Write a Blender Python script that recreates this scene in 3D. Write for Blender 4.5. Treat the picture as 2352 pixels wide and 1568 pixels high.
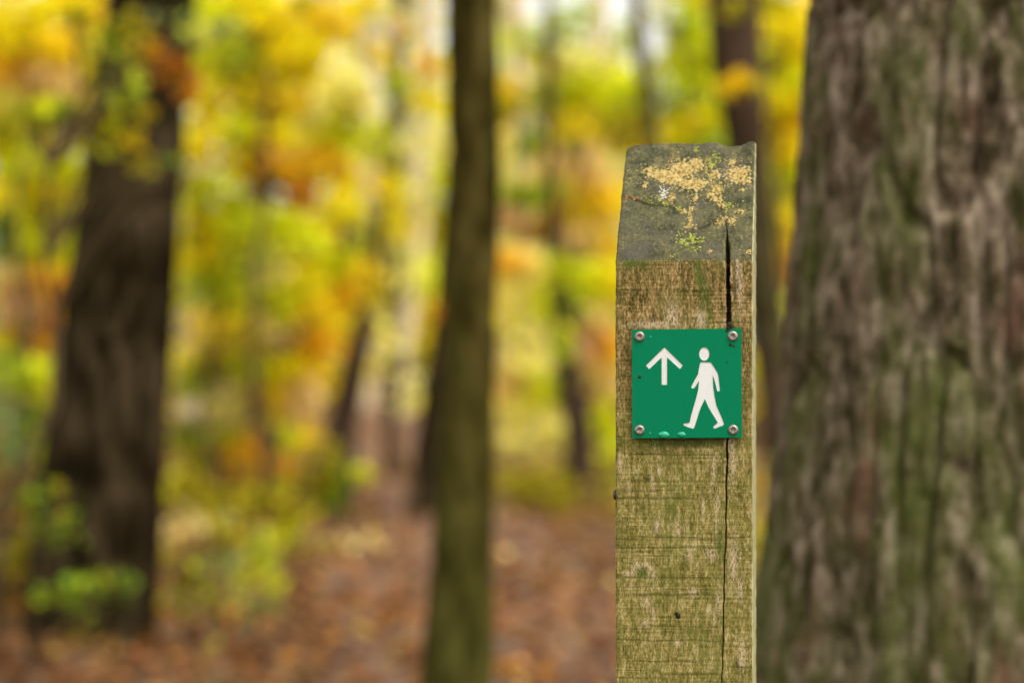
import bpy, bmesh, math, random
import numpy as np
from mathutils import Vector, Matrix

for o in list(bpy.data.objects):
    bpy.data.objects.remove(o, do_unlink=True)
SC = bpy.context.scene
COL = SC.collection
random.seed(7)
RNG = np.random.default_rng(11)

# ------------------------------------------------------------------ camera
CAM_H = 1.10
cam = bpy.data.cameras.new('camera')
cam.lens = 85.0
cam.sensor_width = 36.0
cam.clip_start = 0.05
cam.clip_end = 2000.0
cam.dof.use_dof = True
cam.dof.focus_distance = 2.045
cam.dof.aperture_fstop = 3.2
camo = bpy.data.objects.new('camera', cam)
camo.location = (0, 0, CAM_H)
camo.rotation_euler = (math.radians(90), 0, 0)
COL.objects.link(camo)
SC.camera = camo

# ------------------------------------------------------------------ light
SUN_DIR = Vector((0.30, -0.38, 0.87)).normalized()      # towards the sun
world = bpy.data.worlds.new('World')
SC.world = world
world.use_nodes = True
wn = world.node_tree.nodes
wl = world.node_tree.links
bg = wn['Background']
sky = wn.new('ShaderNodeTexSky')
sky.sky_type = 'NISHITA'
sky.sun_disc = False
sky.sun_elevation = math.asin(SUN_DIR.z)
sky.sun_rotation = math.atan2(SUN_DIR.x, SUN_DIR.y)
sky.air_density = 1.0
sky.dust_density = 4.0
hs = wn.new('ShaderNodeHueSaturation')
hs.inputs['Saturation'].default_value = 0.12
tint = wn.new('ShaderNodeMix')
tint.data_type = 'RGBA'
tint.blend_type = 'MULTIPLY'
tint.inputs['Factor'].default_value = 1.0
tint.inputs['B'].default_value = (1.0, 0.98, 0.93, 1)
wl.new(sky.outputs[0], hs.inputs['Color'])
wl.new(hs.outputs[0], tint.inputs['A'])
wl.new(tint.outputs['Result'], bg.inputs['Color'])
bg.inputs['Strength'].default_value = 0.15

sun = bpy.data.lights.new('sun', 'SUN')
sun.energy = 1.5
sun.angle = math.radians(28)
sun.color = (1.0, 0.965, 0.90)
suno = bpy.data.objects.new('sun', sun)
suno.rotation_euler = (-SUN_DIR).to_track_quat('-Z', 'Y').to_euler()
suno.location = (0, 0, 30)
COL.objects.link(suno)

SC.view_settings.view_transform = 'Standard'
SC.view_settings.look = 'None'
SC.view_settings.gamma = 1.0
SC.view_settings.use_curve_mapping = False
SC.view_settings.exposure = 1.38
SC.render.engine = 'CYCLES'
SC.cycles.use_denoising = True
SC.cycles.max_bounces = 10
SC.cycles.diffuse_bounces = 6
SC.cycles.transmission_bounces = 6
SC.cycles.glossy_bounces = 2
SC.cycles.caustics_reflective = False
SC.cycles.caustics_refractive = False

# ------------------------------------------------------------------ helpers
FD = 2352 * 85.0 / 36.0          # focal length in pixels of a 2352 px wide picture


def at(dx, dy, D):
    """Point at distance D seen at (dx, dy) of the 2352 x 1568 view."""
    return np.array([(dx - 1176) / FD * D, D, CAM_H - (dy - 784) / FD * D])


def hash3(ix, iy, iz, seed):
    h = (ix.astype(np.int64) * 374761393 + iy.astype(np.int64) * 668265263
         + iz.astype(np.int64) * 2147483647 + seed * 1274126177) & 0xFFFFFFFF
    h = ((h ^ (h >> 13)) * 1274126177) & 0xFFFFFFFF
    h = ((h ^ (h >> 16)) * 2246822519) & 0xFFFFFFFF
    h = h ^ (h >> 15)
    return h.astype(np.float64) / 4294967295.0 * 2 - 1


def vnoise(x, y, z, seed=0):
    x, y, z = np.broadcast_arrays(np.asarray(x, float), np.asarray(y, float), np.asarray(z, float))
    ix, iy, iz = np.floor(x), np.floor(y), np.floor(z)
    fx, fy, fz = x - ix, y - iy, z - iz
    ux, uy, uz = [f * f * f * (f * (f * 6 - 15) + 10) for f in (fx, fy, fz)]
    r = 0
    for a in (0, 1):
        for b in (0, 1):
            for c in (0, 1):
                w = (ux if a else 1 - ux) * (uy if b else 1 - uy) * (uz if c else 1 - uz)
                r = r + w * hash3(ix + a, iy + b, iz + c, seed)
    return r


def fbm(x, y, z, octv=4, seed=0, gain=0.5):
    s, amp, tot = 0, 1.0, 0
    for k in range(octv):
        s = s + amp * vnoise(np.asarray(x) * 2**k, np.asarray(y) * 2**k, np.asarray(z) * 2**k, seed + k * 17)
        tot += amp
        amp *= gain
    return s / tot


def sstep(a, b, x):
    t = np.clip((x - a) / (b - a), 0, 1)
    return t * t * (3 - 2 * t)


def ground_z(x, y):
    x = np.asarray(x, float)
    y = np.asarray(y, float)
    r = sstep(3, 12, np.hypot(x, y))
    return (fbm(x * .35, y * .35, 0.3, 3, 5) * .10 * r + vnoise(x * .06, y * .06, .7, 9) * .25 * sstep(14, 40, np.hypot(x, y)))


def mesh_np(name, verts, faces, mat=None, smooth=True, cols=None, attr='Col', parent=None):
    """faces: (n, k) array of equal-size polygons, or list of lists."""
    me = bpy.data.meshes.new(name)
    if isinstance(faces, np.ndarray):
        nv, nf, k = len(verts), len(faces), faces.shape[1]
        me.vertices.add(nv)
        me.vertices.foreach_set('co', np.asarray(verts, np.float32).ravel())
        me.loops.add(nf * k)
        me.loops.foreach_set('vertex_index', faces.astype(np.int32).ravel())
        me.polygons.add(nf)
        me.polygons.foreach_set('loop_start', np.arange(0, nf * k, k, dtype=np.int32))
        me.polygons.foreach_set('loop_total', np.full(nf, k, np.int32))
        me.update(calc_edges=True)
    else:
        me.from_pydata([tuple(v) for v in verts], [], faces)
    if smooth:
        me.polygons.foreach_set('use_smooth', np.ones(len(me.polygons), bool))
    if cols is not None:
        a = me.color_attributes.new(attr, 'FLOAT_COLOR', 'POINT')
        c = np.ones((len(me.vertices), 4), np.float32)
        c[:, :cols.shape[1]] = cols
        a.data.foreach_set('color', c.ravel())
    me.validate()
    o = bpy.data.objects.new(name, me)
    COL.objects.link(o)
    if mat:
        me.materials.append(mat)
    if parent:
        o.parent = parent
    return o


def thing(name, label, cat, loc=(0, 0, 0), group=None):
    o = bpy.data.objects.new(name, None)
    o.location = loc
    o.empty_display_size = .2
    COL.objects.link(o)
    o['label'] = label
    o['category'] = cat
    if group:
        o['group'] = group
    return o


def grid_faces(nr, nc, wrap=False):
    r = np.arange(nr - 1)[:, None]
    c = np.arange(nc if wrap else nc - 1)[None, :]
    c2 = (c + 1) % nc
    f = np.stack([r * nc + c, r * nc + c2, (r + 1) * nc + c2, (r + 1) * nc + c], -1)
    return f.reshape(-1, 4)


# ------------------------------------------------------------------ materials
class NT:
    def __init__(s, name):
        s.m = bpy.data.materials.new(name)
        s.m.use_nodes = True
        s.t = s.m.node_tree
        s.n = s.t.nodes
        s.p = s.n['Principled BSDF']
        s.out = s.n['Material Output']

    def new(s, typ, **kw):
        n = s.n.new(typ)
        for k, v in kw.items():
            setattr(n, k, v)
        return n

    def link(s, a, b):
        s.t.links.new(a, b)

    def coord(s, scale=(1, 1, 1), loc=(0, 0, 0), out='Object'):
        tc = s.new('ShaderNodeTexCoord')
        mp = s.new('ShaderNodeMapping')
        mp.inputs['Scale'].default_value = scale
        mp.inputs['Location'].default_value = loc
        s.link(tc.outputs[out], mp.inputs['Vector'])
        return mp.outputs[0]

    def noise(s, vec, scale=1, detail=4, rough=.55, dist=0):
        n = s.new('ShaderNodeTexNoise')
        n.inputs['Scale'].default_value = scale
        n.inputs['Detail'].default_value = detail
        n.inputs['Roughness'].default_value = rough
        n.inputs['Distortion'].default_value = dist
        s.link(vec, n.inputs['Vector'])
        return n.outputs[0]

    def ramp(s, fac, stops, interp='LINEAR'):
        r = s.new('ShaderNodeValToRGB')
        r.color_ramp.interpolation = interp
        e = r.color_ramp.elements
        while len(e) < len(stops):
            e.new(.5)
        for k, (p, c) in enumerate(stops):
            e[k].position = p
            if not hasattr(c, '__len__'):
                c = (c, c, c)
            e[k].color = (*c, 1) if len(c) == 3 else c
        s.link(fac, r.inputs[0])
        return r.outputs[0]

    def mix(s, fac, a, b, blend='MIX'):
        m = s.new('ShaderNodeMix', data_type='RGBA', blend_type=blend)
        if isinstance(fac, (int, float)):
            m.inputs['Factor'].default_value = fac
        else:
            s.link(fac, m.inputs['Factor'])
        for key, v in (('A', a), ('B', b)):
            if isinstance(v, tuple):
                m.inputs[key].default_value = (*v, 1)
            else:
                s.link(v, m.inputs[key])
        return m.outputs['Result']

    def math(s, op, a, b=0.0, clamp=False):
        m = s.new('ShaderNodeMath', operation=op, use_clamp=clamp)
        for k, v in enumerate((a, b)):
            if isinstance(v, (int, float)):
                m.inputs[k].default_value = v
            else:
                s.link(v, m.inputs[k])
        return m.outputs[0]

    def attr(s, name):
        a = s.new('ShaderNodeAttribute', attribute_name=name)
        return a

    def bump(s, h, strength=.5, dist=.01):
        b = s.new('ShaderNodeBump')
        b.inputs['Strength'].default_value = strength
        b.inputs['Distance'].default_value = dist
        s.link(h, b.inputs['Height'])
        s.link(b.outputs[0], s.p.inputs['Normal'])

    def base(s, c, rough=.8, spec=.3):
        if isinstance(c, tuple):
            s.p.inputs['Base Color'].default_value = (*c, 1)
        else:
            s.link(c, s.p.inputs['Base Color'])
        s.p.inputs['Roughness'].default_value = rough
        s.p.inputs['Specular IOR Level'].default_value = spec
        return s.m


def leaf_material(name, trans=.45, rough=.55):
    t = NT(name)
    c = t.attr('Col').outputs['Color']
    v = t.noise(t.coord((1, 1, 1)), 35, 3)
    c2 = t.mix(t.ramp(v, [(.35, 0), (.7, 1)]), c, t.mix(1.0, c, (.92, .86, .7), 'MULTIPLY'))
    t.base(c2, rough, .08)
    tr = t.new('ShaderNodeBsdfTranslucent')
    t.link(c2, tr.inputs['Color'])
    mx = t.new('ShaderNodeMixShader')
    mx.inputs[0].default_value = trans
    t.link(t.p.outputs[0], mx.inputs[1])
    t.link(tr.outputs[0], mx.inputs[2])
    t.link(mx.outputs[0], t.out.inputs['Surface'])
    return t.m


def bark_material(name, stops, green=(.05, .08, .012), gamt=.5, scale=1.0, gscale=3.0, stretch=.22, zgreen=None,
                  warm=None, dist=.3):
    """Bark of the colours in stops with green algae over part of it; zgreen = (z0, z1) adds algae below z0."""
    t = NT(name)
    n1 = t.noise(t.coord((22 * scale, 22 * scale, 22 * scale * stretch)), 1, 6, .62, dist)
    c = t.ramp(n1, stops)
    n2 = t.noise(t.coord((gscale, gscale, gscale * .35), (3, 1, 7)), 1, 5, .6, .4)
    gm = t.ramp(n2, [(.62 - gamt * .3, 0), (.80 - gamt * .3, 1)])
    if zgreen:
        sx = t.new('ShaderNodeSeparateXYZ')
        tc = t.new('ShaderNodeTexCoord')
        t.link(tc.outputs['Object'], sx.inputs[0])
        mr = t.new('ShaderNodeMapRange')
        mr.inputs['From Min'].default_value = zgreen[1]
        mr.inputs['From Max'].default_value = zgreen[0]
        t.link(sx.outputs['Z'], mr.inputs['Value'])
        gm = t.math('ADD', t.math('MULTIPLY', gm, .6), t.math('MULTIPLY', mr.outputs[0], n2), True)
    c = t.mix(t.math('MULTIPLY', gm, .75), c, green)
    if warm:
        n3 = t.noise(t.coord((9 * scale, 9 * scale, 3 * scale), (11, 5, 2)), 1, 4, .6)
        c = t.mix(t.ramp(n3, [(.55, 0), (.72, .8)]), c, warm)
    t.bump(t.noise(t.coord((60 * scale, 60 * scale, 18 * scale)), 1, 5, .65), .5, .006)
    return t.base(c, .95, .02)


M_LEAF = leaf_material('autumn_leaf', .5)
M_LITTER = leaf_material('fallen_leaf', .12, .7)
M_BARK_BIG = bark_material('fissured_bark', [(.38, (.026, .018, .010)), (.465, (.088, .063, .043)), (.54, (.155, .115, .084)), (.64, (.30, .235, .185))],
                           (.074, .090, .021), .62, 1.75, 9, .50, zgreen=(.6, 1.6), warm=(.120, .062, .042), dist=.1)
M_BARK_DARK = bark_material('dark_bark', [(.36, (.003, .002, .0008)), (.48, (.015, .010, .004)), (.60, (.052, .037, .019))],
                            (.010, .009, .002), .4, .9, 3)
M_BARK_SLIM = bark_material('smooth_mossy_bark', [(.36, (.013, .009, .002)), (.5, (.042, .033, .007)), (.62, (.078, .062, .017))],
                            (.045, .060, .010), .15, .8, 5, .3, zgreen=(.1, .95))
M_BARK_MID = bark_material('brown_bark', [(.3, (.045, .028, .016)), (.55, (.10, .068, .045)), (.75, (.17, .125, .09))],
                           (.06, .065, .02), .35, .6, 3)
M_BARK_DIM = bark_material('dim_brown_bark', [(.3, (.022, .013, .008)), (.55, (.048, .030, .019)), (.75, (.085, .058, .040))],
                           (.035, .035, .01), .3, .6, 3)
M_BARK_PALE = bark_material('pale_bark', [(.3, (.36, .27, .17)), (.55, (.54, .43, .30)), (.75, (.66, .56, .42))],
                            (.34, .34, .08), .4, .5, 2)
M_TWIG = bark_material('twig_bark', [(.3, (.05, .032, .016)), (.6, (.11, .075, .04))], (.07, .07, .02), .4)


def soil_material():
    t = NT('leaf_litter_soil')
    co = t.coord((1, 1, 1))
    n1 = t.noise(co, 14, 8, .7)
    c = t.ramp(n1, [(.28, (.03, .017, .007)), (.45, (.085, .048, .023)), (.58, (.14, .080, .038)), (.74, (.22, .14, .07))])
    n2 = t.noise(co, .9, 4, .6)
    c = t.mix(t.ramp(n2, [(.5, 0), (.72, .55)]), c, (.14, .12, .025))
    t.bump(n1, .8, .04)
    return t.base(c, .9, .2)


def path_material():
    t = NT('trodden_leaf_path')
    co = t.coord((1, 1, 1))
    n1 = t.noise(co, 17, 8, .7)
    c = t.ramp(n1, [(.28, (.042, .024, .014)), (.48, (.13, .076, .048)), (.62, (.19, .116, .076)), (.78, (.28, .185, .13))])
    t.bump(n1, .7, .03)
    return t.base(c, .9, .2)


M_SOIL = soil_material()
M_PATH = path_material()

# ------------------------------------------------------------------ ground and path
def spaced(lo, hi, fine_lo, fine_hi, step, grow=1.18):
    v = list(np.arange(fine_lo, fine_hi + 1e-6, step))
    s = step
    while v[-1] < hi:
        s *= grow
        v.append(v[-1] + s)
    s = step
    while v[0] > lo:
        s *= grow
        v.insert(0, v[0] - s)
    return np.array(v)


gx = spaced(-400, 400, -9, 9, .2)
gy = spaced(-400, 500, -2, 34, .2)
GX, GY = np.meshgrid(gx, gy)
gv = np.stack([GX, GY, ground_z(GX, GY) + fbm(GX * 3, GY * 3, .2, 2, 31) * .02 * sstep(4, 7, GY) * sstep(40, 30, np.abs(GX))], -1).reshape(-1, 3)
ground = mesh_np('ground', gv, grid_faces(len(gy), len(gx)), M_SOIL)
ground['kind'] = 'structure'


def path_x(y):
    return np.interp(y, [-5, 2, 8, 13, 19, 28, 45], [1.0, .55, .12, -.40, -1.0, -1.7, -1.9])


py_ = np.arange(-4, 42, .15)
pu = np.linspace(-.75, .75, 15)
PU, PY = np.meshgrid(pu, py_)
PXX = path_x(PY) + PU * (1 + .15 * vnoise(PY * .7, np.sign(PU) * 3, 0, 3))
pz = ground_z(PXX, PY) + .030 - .016 * (np.abs(PU) > .7)
path = mesh_np('path', np.stack([PXX, PY, pz], -1).reshape(-1, 3), grid_faces(len(py_), len(pu)), M_PATH)
path['kind'] = 'structure'

# ------------------------------------------------------------------ leaves
LEAF_V = np.array([(0, 0, 0), (-.24, .28, .08), (-.27, .62, .09), (0, 1, 0), (.27, .62, .09), (.24, .28, .08), (0, .48, -.02)])
LEAF_F = np.array([(0, 6, 1), (1, 6, 2), (2, 6, 3), (3, 6, 4), (4, 6, 5), (5, 6, 0)])


def rand_frames(n, rng, tilt=1.0):
    """Random orientation: normals spread round +z, tilt 0 lies flat, 1 fully random."""
    nrm = rng.normal(size=(n, 3)) * tilt
    nrm[:, 2] += 1.0 if tilt < 2 else 0
    nrm /= np.linalg.norm(nrm, axis=1)[:, None] + 1e-9
    a = rng.normal(size=(n, 3))
    t = np.cross(nrm, a)
    t /= np.linalg.norm(t, axis=1)[:, None] + 1e-9
    b = np.cross(nrm, t)
    return t, b, nrm


def leaf_arrays(pos, size, col, rng, tilt=1.0, lv=LEAF_V, lf=LEAF_F):
    n = len(pos)
    t, b, nr = rand_frames(n, rng, tilt)
    k = len(lv)
    curl = rng.uniform(.3, 1.8, n)
    v = (pos[:, None, :] + size[:, None, None] * (lv[None, :, 0:1] * t[:, None, :] + (lv[None, :, 1:2] - .5) * b[:, None, :]
         + lv[None, :, 2:3] * curl[:, None, None] * nr[:, None, :]))
    f = lf[None] + (np.arange(n) * k)[:, None, None]
    c = np.repeat(col[:, None, :], k, 1)
    return v.reshape(-1, 3), f.reshape(-1, lf.shape[1]), c.reshape(-1, 3)


PAL = {
    'Y': (.90, .74, .008), 'YG': (.68, .75, .012), 'G': (.20, .32, .015), 'DG': (.05, .12, .015), 'LG': (.44, .54, .03),
    'O': (.90, .47, .02), 'RB': (.52, .20, .02), 'T': (.86, .63, .28), 'PY': (.92, .84, .26), 'GY': (.92, .65, .012),
    'B': (.20, .12, .04), 'OL': (.36, .32, .012), 'SG': (.32, .42, .16), 'PK': (.82, .54, .35), 'FG': (.20, .34, .02),
}


def clump_leaves(center, r3, n, key, size, rng, jitter=.22):
    d = rng.normal(size=(n, 3))
    d /= np.linalg.norm(d, axis=1)[:, None]
    rad = rng.uniform(0, 1, n) ** .45
    pos = center + d * rad[:, None] * np.asarray(r3)
    c = np.array(PAL[key])[None, :] * (1 + jitter * rng.normal(size=(n, 1)))
    mixk = rng.choice(['Y', 'YG', 'O', 'LG', 'GY'], n, p=[.34, .30, .06, .20, .10])
    other = np.array([PAL[k] for k in mixk])
    w = (rng.uniform(size=(n, 1)) < .16) * .7
    c = np.clip(c * (1 - w) + other * w, .003, .94)
    s = size * rng.uniform(.7, 1.35, n)
    return pos, s, c


def tube(pts, radii, nseg=8):
    """Vertices and faces of one tapered tube along pts."""
    pts = np.asarray(pts, float)
    n = len(pts)
    tang = np.gradient(pts, axis=0)
    tang /= np.linalg.norm(tang, axis=1)[:, None] + 1e-9
    ref = np.array([.31, .9, .2]) if abs(tang[0][2]) > .8 else np.array([.1, .2, 1.])
    a = np.cross(tang, ref)
    a /= np.linalg.norm(a, axis=1)[:, None] + 1e-9
    b = np.cross(tang, a)
    th = np.linspace(0, 2 * np.pi, nseg, endpoint=False)
    v = pts[:, None] + np.asarray(radii)[:, None, None] * (np.cos(th)[None, :, None] * a[:, None] + np.sin(th)[None, :, None] * b[:, None])
    return v.reshape(-1, 3), grid_faces(n, nseg, True)


def join_tubes(tubes):
    vs, fs, k = [], [], 0
    for v, f in tubes:
        vs.append(v)
        fs.append(f + k)
        k += len(v)
    return np.concatenate(vs), np.concatenate(fs)


def bez(p0, p1, sag, n=7, rng=None):
    t = np.linspace(0, 1, n)[:, None]
    mid = (p0 + p1) / 2 + np.array(sag)
    q = (1 - t) ** 2 * p0 + 2 * t * (1 - t) * mid + t ** 2 * p1
    if rng is not None:
        q[1:-1] += rng.normal(size=(n - 2, 3)) * np.linalg.norm(p1 - p0) * .02
    return q


def trunk_mesh(pts, radii, nth=64, nz=160, depth=.01, k=14.0, stretch=.2, flare=0.0, seed=0, fine=.25):
    """Bark surface round a spline through pts, with fissured relief in real geometry."""
    pts = np.asarray(pts, float)
    zz = np.linspace(0, 1, nz)
    kk = np.linspace(0, 1, len(pts))
    c = np.stack([np.interp(zz, kk, pts[:, i]) for i in range(3)], -1)
    w = max(3, nz // (len(pts) * 3)) | 1
    ker = np.ones(w) / w
    for i in range(3):
        pad = np.concatenate([np.full(w, c[0, i]) - (c[1, i] - c[0, i]) * np.arange(w, 0, -1), c[:, i],
                              np.full(w, c[-1, i]) + (c[-1, i] - c[-2, i]) * np.arange(1, w + 1)])
        c[:, i] = np.convolve(pad, ker, 'same')[w:-w]
    r = np.interp(zz, kk, radii)
    th = np.linspace(0, 2 * np.pi, nth, endpoint=False)
    R, TH = np.meshgrid(r, th, indexing='ij')
    Z = c[:, 2][:, None] + 0 * TH
    cx, cy = np.cos(TH), np.sin(TH)
    sx, sy = cx * R.mean() * k, cy * R.mean() * k
    wx = fbm(sx * .5, sy * .5, Z * k * stretch * .7, 2, seed + 40) * .35
    n1 = vnoise(sx + wx, sy + wx * .7, Z * k * stretch + wx, seed)
    n2 = vnoise(sx * 1.9 + wx, sy * 1.9, Z * k * stretch * 2.1, seed + 3)
    plate = sstep(.0, .33, np.abs(n1)) * .7 + sstep(0, .35, np.abs(n2)) * .3
    fin = fbm(sx * 4, sy * 4, Z * k * .9, 3, seed + 5)
    lob = vnoise(cx * 1.7, cy * 1.7, Z * .5, seed + 9) * .06
    if flare:
        g = np.exp(-np.clip(Z - Z.min(), 0, None) / .35)
        lob = lob + flare * g * (.6 + .4 * np.cos(TH * 5 + seed))
    RR = R * (1 + lob) + depth * (plate - .7) + depth * fine * fin
    v = np.stack([c[:, 0][:, None] + cx * RR, c[:, 1][:, None] + cy * RR, Z], -1)
    return v.reshape(-1, 3), grid_faces(nz, nth, True)


def crown_for(parent, base, top, spread, keys, n, size, seed, density_h=1.0):
    """Limbs and a loose leaf crown round the upper part of a stem (world coords, parent at base)."""
    rng = np.random.default_rng(seed)
    base, top = np.asarray(base, float), np.asarray(top, float)
    nl = 9
    tubes, P, S, C = [], [], [], []
    for i in range(nl):
        f = .25 + .75 * i / (nl - 1)
        p0 = base + (top - base) * f
        a = i * 2.4 + rng.uniform(0, .8)
        L = spread * (1.1 - .5 * f) * rng.uniform(.7, 1.1)
        p1 = p0 + np.array([math.cos(a) * L, math.sin(a) * L, L * rng.uniform(.1, .5)])
        q = bez(p0, p1, (0, 0, .12 * L), 7, rng)
        tubes.append(tube(q, np.linspace(.035 * spread / 1.5, .008, 7), 6))
        for j in range(3):
            t = rng.uniform(.45, 1)
            cc = p0 + (p1 - p0) * t + rng.normal(size=3) * .12 * L
            a_, b_, c_ = clump_leaves(cc, (L * .32, L * .32, L * .2), n // (nl * 3), keys[rng.integers(len(keys))], size, rng)
            P.append(a_); S.append(b_); C.append(c_)
    v, f = join_tubes(tubes)
    off = np.array(parent.location)
    mesh_np('limbs', v - off, f, M_TWIG, parent=parent)['kind'] = 'stuff'
    v, f, c = leaf_arrays(np.concatenate(P), np.concatenate(S), np.concatenate(C), rng, .9)
    mesh_np('crown', v - off, f, M_LEAF, False, c, parent=parent)['kind'] = 'stuff'


def tree(name, label, pts, radii, mat, crown=None, cat='tree', group=None, **kw):
    pts = np.asarray(pts, float)
    base = pts[0].copy()
    base[2] = float(ground_z(base[0], base[1]))
    pts[0][2] = base[2] - .25
    o = thing(name, label, cat, tuple(base), group)
    v, f = trunk_mesh(pts, radii, **kw)
    mesh_np('trunk', v - base, f, mat, parent=o)
    if crown:
        crown_for(o, pts[-2], pts[-1], *crown)
    return o


# ------------------------------------------------------------------ waymarker post
PHI = math.radians(7.1)
PW, PDEP = .1156, .1150
FR = np.array([.2022, 2.03])                       # front right corner, plan view
TX = np.array([math.cos(PHI), -math.sin(PHI)])     # along the front, to the right
TY = np.array([math.sin(PHI), math.cos(PHI)])      # into the post
FL = FR - TX * PW
Z_EDGE = 1.1684                                    # where the sloping top begins
RISE = .1085
FS = 2500 * 85.0 / 36.0


def ray(px, py):
    return np.array([(px - 1250) / FS, 1.0, -(py - 833.5) / FS])


def front_uz(px, py, y0=0.0):
    """(u, z) on the post's front plane for a pixel of the 2500 px picture."""
    d = ray(px, py)
    t = (FL + TY * y0) @ TY / (d[:2] @ TY)
    p = d[:2] * t - FL
    return p @ TX, CAM_H + d[2] * t


def slope_us(px, py):
    """(u, s) on the sloping top: s 0 at the front edge, 1 at the back edge."""
    d = ray(px, py)
    # plane: z = Z_EDGE + RISE / PDEP * y
    k = RISE / PDEP
    t = (Z_EDGE - CAM_H - k * (FL @ TY)) / (d[2] - k * (d[:2] @ TY))
    p = d[:2] * t - FL
    return p @ TX, (p @ TY) / PDEP


post = thing('waymarker_post', 'weathered square wooden waymarker post with sloping top and green walking sign', 'post', (FL[0], FL[1], 0))
post.rotation_euler = (0, 0, -PHI)

# crack line: (px, py, half width in px)
CR = [(1773, 541, .2), (1775, 560, 1.3), (1776, 580, 3.2), (1777, 600, 6.2), (1777, 650, 5.8), (1777.5, 720, 5.8), (1779, 790, 6.2), (1777, 900, 4.0),
      (1775.5, 1080, 2.7), (1773, 1215, 2.3), (1772, 1320, 1.9), (1768, 1385, 1.7), (1766.5, 1500, 1.8), (1764, 1600, 1.7), (1762, 1667, 1.5), (1759, 1800, 1.3)]
PXM = 1 / 2903.0
Lslope = math.hypot(RISE, PDEP)
cs_t, cs_u, cs_w = [], [], []                      # along-surface coordinate t: 0 at edge, + up the slope, - down the front
for px, py, w in CR:
    u, s = slope_us(px, py)
    if s > 0:
        cs_t.append(s * Lslope)
    else:
        u, z = front_uz(px, py)
        cs_t.append(z - Z_EDGE)
    cs_u.append(u)
    cs_w.append(w * PXM)
order = np.argsort(cs_t)
cs_t, cs_u, cs_w = np.array(cs_t)[order], np.array(cs_u)[order], np.array(cs_w)[order]

tr = np.concatenate([np.linspace(-Z_EDGE - .35, -.40, 24, endpoint=False), np.arange(-.40, 0, .00055), np.arange(0, Lslope + 1e-6, .0007)])
nr = len(tr)
uc = np.interp(tr, cs_t, cs_u) + .0006 * fbm(tr * 120, 0, 0, 3, 4)
hw = np.interp(tr, cs_t, cs_w, right=0.0)
hw = hw * (1 + .25 * fbm(tr * 260, 1, 0, 2, 8))
hw = np.where(tr > cs_t[-1], 0.0, np.maximum(hw, 0))
NL, NR, NCK = 130, 36, 7
lt = np.linspace(0, 1, NL)
lt = np.concatenate([np.linspace(0, .016, 5)[:-1], np.linspace(.016, 1, NL)])
rt = np.concatenate([np.linspace(0, .93, NR), np.linspace(.93, 1, 5)[1:]])
U, DEPTH = [], []
left = (uc - hw)[:, None] * lt[None, :]
right = (uc + hw)[:, None] + (PW - uc - hw)[:, None] * rt[None, :]
ck = np.linspace(0, 1, NCK + 2)[1:-1]
midc = (uc - hw)[:, None] + (2 * hw)[:, None] * ck[None, :]
U = np.concatenate([left, midc, right], 1)
ckd = np.concatenate([np.zeros(left.shape[1]), np.array([.9, 1, 1, 1, 1, 1, .9]), np.zeros(right.shape[1])])
CRK = ckd[None, :] * np.clip(hw * 16, 0, .03)[:, None]
T = np.repeat(tr[:, None], U.shape[1], 1)
onslope = T > 0
# saw marks: irregular horizontal grooves across the front
rs = np.random.default_rng(3)
saw_and_shade = np.zeros_like(U)
zl = -.36
lines = []
while zl < -.004:
    lines.append((zl, rs.uniform(.1, .45) if rs.uniform() > .2 else rs.uniform(.45, .7), rs.uniform(0, 1)))
    zl += rs.uniform(.0028, .011)
for py, st in ((715, .6), (1088, .9), (1110, .9), (1176, .6), (1198, .7), (1217, 1.5), (1311, .9), (1318, .9), (1337, .9), (1362, .7),
               (1409, .9), (1432, .8), (1452, 1.5), (1563, .9), (1614, 1.0), (1628, 1.0), (1645, 1.5)):
    lines.append((front_uz(1670, py)[1] - Z_EDGE, st, 2.0))
for zc, st, ph in lines:
    wob = .0007 * vnoise(U * 60, zc * 900, 0, 12) + .0008 * (U / PW - .5)
    w0 = .0006 + .0005 * max(0, st - .5)
    g = np.exp(-((T - zc - wob) / w0) ** 2)
    fade = sstep(-.3, .5, vnoise(U * 38, zc * 700, ph * 9, 14) + (.3 if ph == 2.0 else 0) - .5 * (ph == 2.0) * sstep(.06, .10, U))
    saw_and_shade = np.maximum(saw_and_shade, g * min(st, .85) * fade * (~onslope))
# pale weathered streaks, drawn where the photograph has them: (px, py, rx, ry)
pale = np.zeros_like(U)


def blob_uz(px, py, rx, ry, pw=2.0):
    u, z = front_uz(px, py)
    return np.exp(-((((U - u) / (rx * PXM)) ** 2 + ((T - (z - Z_EDGE)) / (ry * PXM)) ** 2) ** (pw / 2)))


for a in ((1514, 1130, 5, 24), (1608, 1150, 5, 14), (1591, 1170, 4, 16), (1596, 1188, 4, 12), (1536, 1190, 4, 16), (1742, 1145, 5, 40), (1789, 1120, 7, 50),
          (1752, 1225, 5, 22), (1748, 1275, 3, 30), (1716, 1240, 4, 24), (1604, 1285, 6, 18), (1656, 1290, 5, 22), (1683, 1350, 8, 14), (1736, 1352, 12, 14), (1790, 1370, 10, 50),
          (1545, 1390, 5, 16), (1557, 1380, 12, 7), (1575, 1378, 9, 6), (1588, 1388, 7, 10), (1594, 1402, 5, 14), (1533, 1402, 8, 8), (1578, 1470, 8, 14), (1595, 1500, 4, 18),
          (1692, 1446, 12, 10), (1640, 775, 16, 34), (1710, 780, 12, 22), (1600, 792, 60, 8), (1807, 700, 6, 60), (1800, 620 + 40, 4, 40),
          (1655, 1570, 8, 9), (1812, 1600, 10, 36), (1754, 1470, 5, 30), (1729, 1490, 4, 14), (1743, 1508, 3, 20), (1808, 1440, 5, 30), (1577, 1520, 8, 10)):
    pale = np.maximum(pale, blob_uz(*a))
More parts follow.
